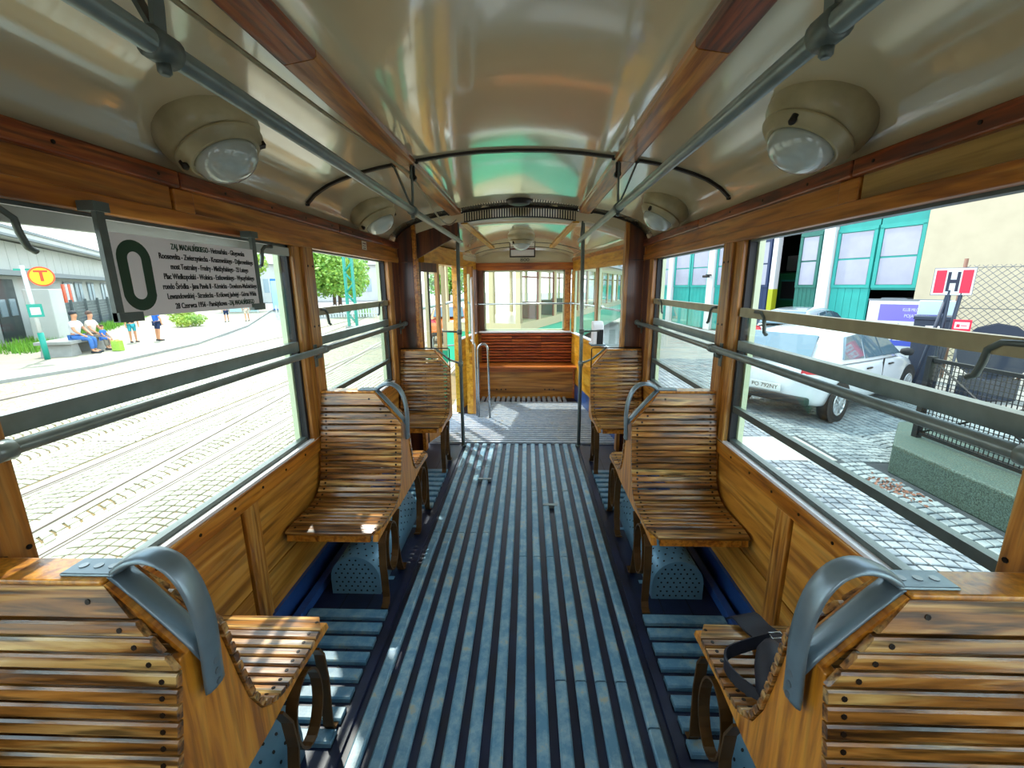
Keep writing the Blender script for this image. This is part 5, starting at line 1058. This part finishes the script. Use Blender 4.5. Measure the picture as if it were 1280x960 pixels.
    obj('rear_window', MB().add([(x - 0.03, y, z + 0.03) for x, y, z in rp] + [(x, y, z) for x, y, z in rp], [(0, 1, 2, 3), (7, 6, 5, 4)] + [(k, (k + 1) % 4, 4 + (k + 1) % 4, 4 + k) for k in range(4)]), 'car_glass', t)
    obj('bumper', B(-2.03, -1.90, -0.68, 0.68, 0.30, 0.44), 'tyre', t, bevel=0.04)
    pl = obj('number_plate', B(-2.035, -2.02, -0.26, 0.26, 0.48, 0.60), 'white', t)
    if plate: fit_text(plate, 0.44, 0.10, 'sign_black', pl, Matrix(((0, 0, -1, -2.037), (-1, 0, 0, 0), (0, 1, 0, 0.54), (0, 0, 0, 1))))
    return t
ch = Vector((7.634 - 5.103, 8.566 - 6.933)); cang = math.atan2(ch.y, ch.x)
cc = Vector(((7.634 + 5.103) / 2, (8.566 + 6.933) / 2)) + Vector((-math.sin(cang), math.cos(cang))) * 0.87
car((cc.x - 0.05, cc.y, G), cang, 'car_white', 'white hatchback parked on the setts before the depot', 'PO 792NY')
car((9.2, 14.6, G), cang + 0.1, 'car_silver', 'silver car parked behind the white hatchback near the depot doors')
car((-3.2, 19.0, G), math.radians(95), 'car_orange', 'orange car seen through the open platform doorway')

# ------------------------------------------------------------------ notice board, bin, H sign, fences, stone base
M['banner_purple'] = plain('banner_purple', '#6f66c4', 0.6); M['banner_blue'] = plain('banner_blue', '#4455b8', 0.6); M['bin_navy'] = plain('bin_navy', '#1a2536', 0.5); M['bin_lid'] = plain('bin_lid_grey', '#a9bccb', 0.4); M['sign_red'] = plain('sign_red', '#d2193a', 0.45); M['sign_blue'] = plain('sign_navy', '#141c34', 0.5)
FC = -math.radians(43)    # local -y looks back at the tram
TXF = lambda x, z, y=-0.012: Matrix(((1, 0, 0, x), (0, 0, -1, y), (0, 1, 0, z), (0, 0, 0, 1)))
nb = empty('notice_board', (8.83, 10.72, G), FC, 'white hoarding with purple printed bands and a web address', 'board')
obj('panel', B(-0.62, 1.05, -0.01, 0.03, 0.15, 1.92), 'white', nb); obj('top_edge', B(-0.64, 1.07, -0.02, 0.04, 1.92, 1.96), 'bgrey', nb)
obj('band', B(-0.36, 1.0, -0.014, -0.01, 1.42, 1.83), 'banner_purple', nb); obj('band', B(-0.38, 1.0, -0.014, -0.01, 0.80, 1.15), 'banner_blue', nb)
fit_text('www.kmps.', 0.85, 0.20, 'sign_blue', nb, TXF(0.08, 1.29)); fit_text('KLUB MIŁOŚNIKÓW', 0.60, 0.11, 'white', nb, TXF(0.45, 1.70, -0.017)); fit_text('POJAZDÓW', 0.5, 0.11, 'white', nb, TXF(0.45, 1.55, -0.017)); [obj('print_mark', B(-0.27 + k * 0.105, -0.20 + k * 0.105 + 0.02 * (k % 2), -0.017, -0.014, 0.93, 1.01), 'white', nb) for k in range(9)]
for x in (-0.5, 0.9): obj('leg', B(x - 0.03, x + 0.03, 0.0, 0.05, 0.0, 0.2), 'bgrey', nb)
nb.scale = (0.84, 1, 0.945)
bn = empty('waste_bin', (8.54, 9.4, G), FC, 'navy waste bin with raised pale lid beside the hoarding', 'bin')
obj('body', MB().prism([(-0.26, 0.0), (0.26, 0.0), (0.31, 1.48), (-0.31, 1.48)], 'y', -0.22, 0.22), 'bin_navy', bn, bevel=0.015); obj('rim', B(-0.33, 0.33, -0.25, 0.25, 1.48, 1.54), 'bin_navy', bn); obj('lid', B(-0.30, 0.32, 0.18, 0.22, 1.55, 1.86), 'bin_lid', bn, bevel=0.02); obj('label', B(-0.10, 0.14, -0.262, -0.25, 1.08, 1.36), 'white', bn); obj('label_band', B(-0.17, 0.19, -0.266, -0.262, 1.06, 1.14), 'banner_blue', bn)
hs = empty('stop_sign_H', (7.485, 8.0, G), FC, 'white plate with navy H between two red bars on a dark stand', 'sign'); hs.name = 'stop_sign'
obj('plate', B(-0.31, 0.31, -0.01, 0.01, 2.02, 2.47), 'white', hs); obj('border', B(-0.32, 0.32, 0.0, 0.014, 2.01, 2.48), 'bgrey', hs)
for x in (-0.20, 0.20): obj('bar', B(x - 0.08, x + 0.08, -0.014, -0.010, 2.05, 2.44), 'sign_red', hs)
obj('letter', B(-0.095, -0.045, -0.014, -0.010, 2.08, 2.41).box(0.045, 0.095, -0.014, -0.010, 2.08, 2.41).box(-0.045, 0.045, -0.014, -0.010, 2.22, 2.28), 'sign_blue', hs)
for x0, x1 in ((-0.35, -0.03), (-0.02, -0.02), (0.02, 0.16)): obj('leg', MB().tube([(x0, 0.05, 0.0), (x1, 0.02, 2.1)], 0.035, 8), 'bin_navy', hs)
hs.scale = (0.82, 1, 1)
bn.scale = (0.9, 0.9, 1)
rs = empty('red_notice', (7.6, 7.8, G), FC, 'small tilted red box sign with white characters under the H plate', 'sign')
bx_ = obj('box', B(-0.14, 0.14, -0.06, 0.06, 1.34, 1.72), 'sign_red', rs); obj('face_top', B(-0.11, 0.11, -0.064, -0.06, 1.56, 1.68), 'white', bx_); obj('face_bottom', B(-0.11, 0.11, -0.064, -0.06, 1.38, 1.52), 'white', bx_); [obj('mark', B(x0, x1, -0.067, -0.064, z0, z1), 'sign_red', bx_) for x0, x1, z0, z1 in ((-0.08, -0.03, 1.585, 1.64), (-0.015, 0.075, 1.61, 1.625), (-0.085, -0.03, 1.41, 1.49), (-0.01, 0.03, 1.43, 1.45), (0.045, 0.085, 1.40, 1.49))]; obj('stem', MB().tube([(0, 0, 0), (0, 0, 1.36)], 0.025, 8), 'bin_navy', rs)
rs.scale = (0.82, 1, 0.93)
drm = empty('dark_drum', (9.1, 8.6, G), 0, 'dark weathered cable drum standing behind the red notice', 'drum')
obj('flange', MB().lathe([(0.62, -0.2), (0.62, -0.15)], (0, 0, 1.0), (0.7, 0.7, 0), 12, False).lathe([(0.62, 0.15), (0.62, 0.2)], (0, 0, 1.0), (0.7, 0.7, 0), 12, False), 'bin_navy', drm); obj('core', MB().lathe([(0.35, -0.15), (0.35, 0.15)], (0, 0, 1.0), (0.7, 0.7, 0), 16), 'depot_navy', drm); obj('cradle', B(-0.4, 0.4, -0.3, 0.3, 0.0, 0.45), 'bin_navy', drm)
# chain link fence
M['wire'] = plain('galvanised_wire', '#565d62', 0.5, metal=0.5); M['rust'] = plain('rusty_fence_post', '#6b4a3a', 0.7)
drm.scale = (0.85, 0.85, 0.9)
cf = empty('chain_link_fence', (9.95, 10.45, G), math.radians(-43), 'tall chain link fence on rusty posts beside the depot corner', 'fence')
for x in (0.0, 1.2, 2.4): obj('post', MB().tube([(x, 0, 0), (x, 0, 2.75)], 0.035, 8), 'rust', cf)
for z in (0.55, 1.65, 2.55): obj('wire', MB().tube([(0, 0, z), (2.4, 0, z)], 0.008, 5), 'wire', cf)
cw = MB(); st_ = 0.135
for k in range(-28, 28):
    for sg in (-1, 1):
        x0 = k * st_; z0, z1 = 0.35, 2.6
        a = [x0, z0]; b = [x0 + (z1 - z0), z1] 
        if sg < 0: a, b = [x0, z1], [x0 + (z1 - z0), z0]
        ta = max(0, (0 - a[0]) / (b[0] - a[0])); tb = min(1, (2.4 - a[0]) / (b[0] - a[0]))
        if tb <= ta: continue
        L_ = lambda t: (a[0] + (b[0] - a[0]) * t, 0.006 * sg, a[1] + (b[1] - a[1]) * t)
        cw.tube([L_(ta), L_(tb)], 0.0065, 4)
tag(obj('mesh', cw, 'wire', cf), kind='stuff')
# stone base with mesh fence panel on top
M['granite'] = plain('dark_speckled_stone', '#18261f', 0.7, col2='#4a5c54', nscale=70, bump=0.3, detail=2)
sb_ = tag(obj('stone_plinth', MB().prism([(4.46, 5.06), (5.25, 5.95), (5.6, 5.95), (5.6, 1.6), (4.46, 1.6)], 'z', G - 0.02, G + 0.35), 'granite', bevel=0.02), 'long dark speckled stone plinth carrying the black mesh fence', 'plinth')
mf = empty('mesh_fence', (4.95, 3.6, G + 0.35), 0, 'black steel mesh fence panel standing on the stone plinth', 'fence')
M['black_steel'] = plain('black_fence_steel', '#14181c', 0.5, metal=0.4)
for y in (1.72, 0.1, -1.6): obj('post', B(-0.035, 0.035, y - 0.035, y + 0.035, 0.0, 1.02), 'black_steel', mf)
for z in (0.06, 0.98): obj('rail', B(-0.02, 0.02, -1.6, 1.72, z - 0.02, z + 0.02), 'black_steel', mf)
mw = MB()
for k in range(66): y = -1.58 + k * 0.05; mw.box(-0.0035, 0.0035, y - 0.0035, y + 0.0035, 0.06, 0.98)
for k in range(18): z = 0.09 + k * 0.05; mw.box(-0.0035, 0.0035, -1.58, 1.70, z - 0.0035, z + 0.0035)
tag(obj('mesh', mw, 'black_steel', mf), kind='stuff')
for a, b in ((0.06, 0.98), (0.98, 0.06)): obj('brace', MB().tube([(0.0, 0.1, a), (0.0, 1.7, b)], 0.012, 6), 'black_steel', mf)
lfm = MB(); rl = random.Random(3)
for q in range(70):
    p = Vector((4.15 + rl.gauss(0, 0.10), 4.55 + rl.gauss(0, 0.16), G + 0.008 + rl.random() * 0.02)); u = Vector((rl.gauss(0, 1), rl.gauss(0, 1), rl.gauss(0, 0.4))).normalized() * 0.028; v = u.orthogonal().normalized() * 0.014
    lfm.add([p - u, p + v, p + u, p - v], [(0, 1, 2, 3)])
M['dry_leaf'] = plain('dry_leaves', '#6e4636', 0.8, noise=0.3, nscale=20); tag(obj('dry_leaves', lfm, 'dry_leaf'), 'scatter of dry brown leaves by the stone plinth', 'leaves', kind='stuff')

# ------------------------------------------------------------------ second tram beyond the end window
M['tram_green'] = plain('tram_green_paint', '#16b184', 0.3, coat=0.4); M['tram_brown'] = plain('tram_interior_brown', '#6d4633', 0.6)
tr2 = empty('parked_tram', (-0.1, 10.4, G), math.radians(70), 'cream and green tram parked beyond the end window', 'tram')   # local x along the side
TW = 2.1; TLN = 17.5
obj('lower_body', B(0, TLN, 0.0, TW, 0.30, 1.14), 'tram_green', tr2, bevel=0.04); obj('waist_band', B(-0.02, TLN, -0.02, TW + 0.02, 1.12, 1.34), 'tram_cream', tr2); obj('floor', B(0.05, TLN, 0.05, TW - 0.05, 0.8, 0.85), 'tram_brown', tr2)
obj('fascia', B(-0.02, TLN, -0.02, TW + 0.02, 2.75, 3.05), 'tram_cream', tr2); obj('roof', MB().prism([(-0.1, 3.05), (TW + 0.1, 3.05), (TW - 0.2, 3.25), (TW / 2, 3.32), (0.2, 3.25)], 'x', -0.2, TLN), 'bgrey', tr2)
for x in (0.0, 1.45, 2.95, 4.45, 5.95, 7.45, 8.95, 10.45, 11.95, 13.45, 14.95, 16.45): 
    obj('window_post', B(x, x + 0.12, 0.0, 0.08, 1.34, 2.75), 'tram_cream', tr2); obj('window_post', B(x, x + 0.12, TW - 0.08, TW, 1.34, 2.75), 'tram_cream', tr2)
for y in (0.0, 0.70, 1.35, TW - 0.12): obj('front_post', B(-0.01, 0.08, y, y + 0.12, 1.34, 2.75), 'tram_cream', tr2)
for x in (0.12, 1.57, 3.07, 4.57, 6.07, 7.57, 9.07, 10.57, 12.07, 13.57, 15.07): w = obj('window_frame', B(x + 0.02, x + 0.08, 0.02, 0.06, 1.34, 2.75).box(x + 1.24, x + 1.30, 0.02, 0.06, 1.34, 2.75).box(x + 0.02, x + 1.30, 0.02, 0.06, 2.42, 2.46), 'tram_brown', tr2); obj('pane', B(x + 0.03, x + 1.3, 0.038, 0.042, 1.34, 2.75), 'glass', w)
for x in (1.2, 2.8, 4.4): obj('seat', B(x, x + 0.5, 0.15, 0.7, 0.85, 1.3).box(x + 0.4, x + 0.5, 0.15, 0.7, 1.3, 1.8), 'tram_brown', tr2)
obj('headlamp', MB().lathe([(0.11, 0), (0.13, 0.03), (0.11, 0.08)], (-0.01, TW / 2, 0.75), (-1, 0, 0), 20), 'chrome', tr2); obj('star_mark', MB().lathe([(0.10, 0), (0.10, 0.006)], (9.5, 0.0, 0.65), (0, -1, 0), 8, False), 'yellow', tr2); obj('running_gear', B(1.5, 7.0, 0.3, TW - 0.3, 0.0, 0.5), 'rubber', tr2)
hr2 = empty('street_railing', (-1.9, 9.2, G), 0, 'grey bent tube railing outside the end window', 'railing'); obj('tube', MB().tube([(-0.5, 0.2, 0), (-0.5, 0.2, 1.62), (-0.4, 0.2, 1.75), (0.6, 0.2, 1.95), (0.75, 0.2, 1.85), (0.75, 0.2, 0)], 0.03, 8), 'steel', hr2); obj('crossbar', MB().tube([(-0.5, 0.2, 0.9), (0.75, 0.2, 1.0)], 0.02, 6), 'steel', hr2)

# look-alikes of one kind share a group
for base, g in (('double_bench', 'slatted benches along the aisle'), ('single_bench', 'slatted benches along the aisle'), ('heater', 'perforated heaters under the benches'), ('grab_pole', 'upright poles at the aisle end'), ('window_grab_rail', 'grab rails along the windows'), ('overhead_rail', 'overhead hand rails'), ('cord_guide', 'cord guides under the ceiling strips'), ('tram_rail', 'tram rails in the street'), ('tree', 'trees beyond the street'), ('bush', 'low bushes on the pavement'), ('car', 'parked cars outside')):
    for o in bpy.data.objects:
        if o.parent is None and o.name.split('.')[0] == base: o['group'] = g
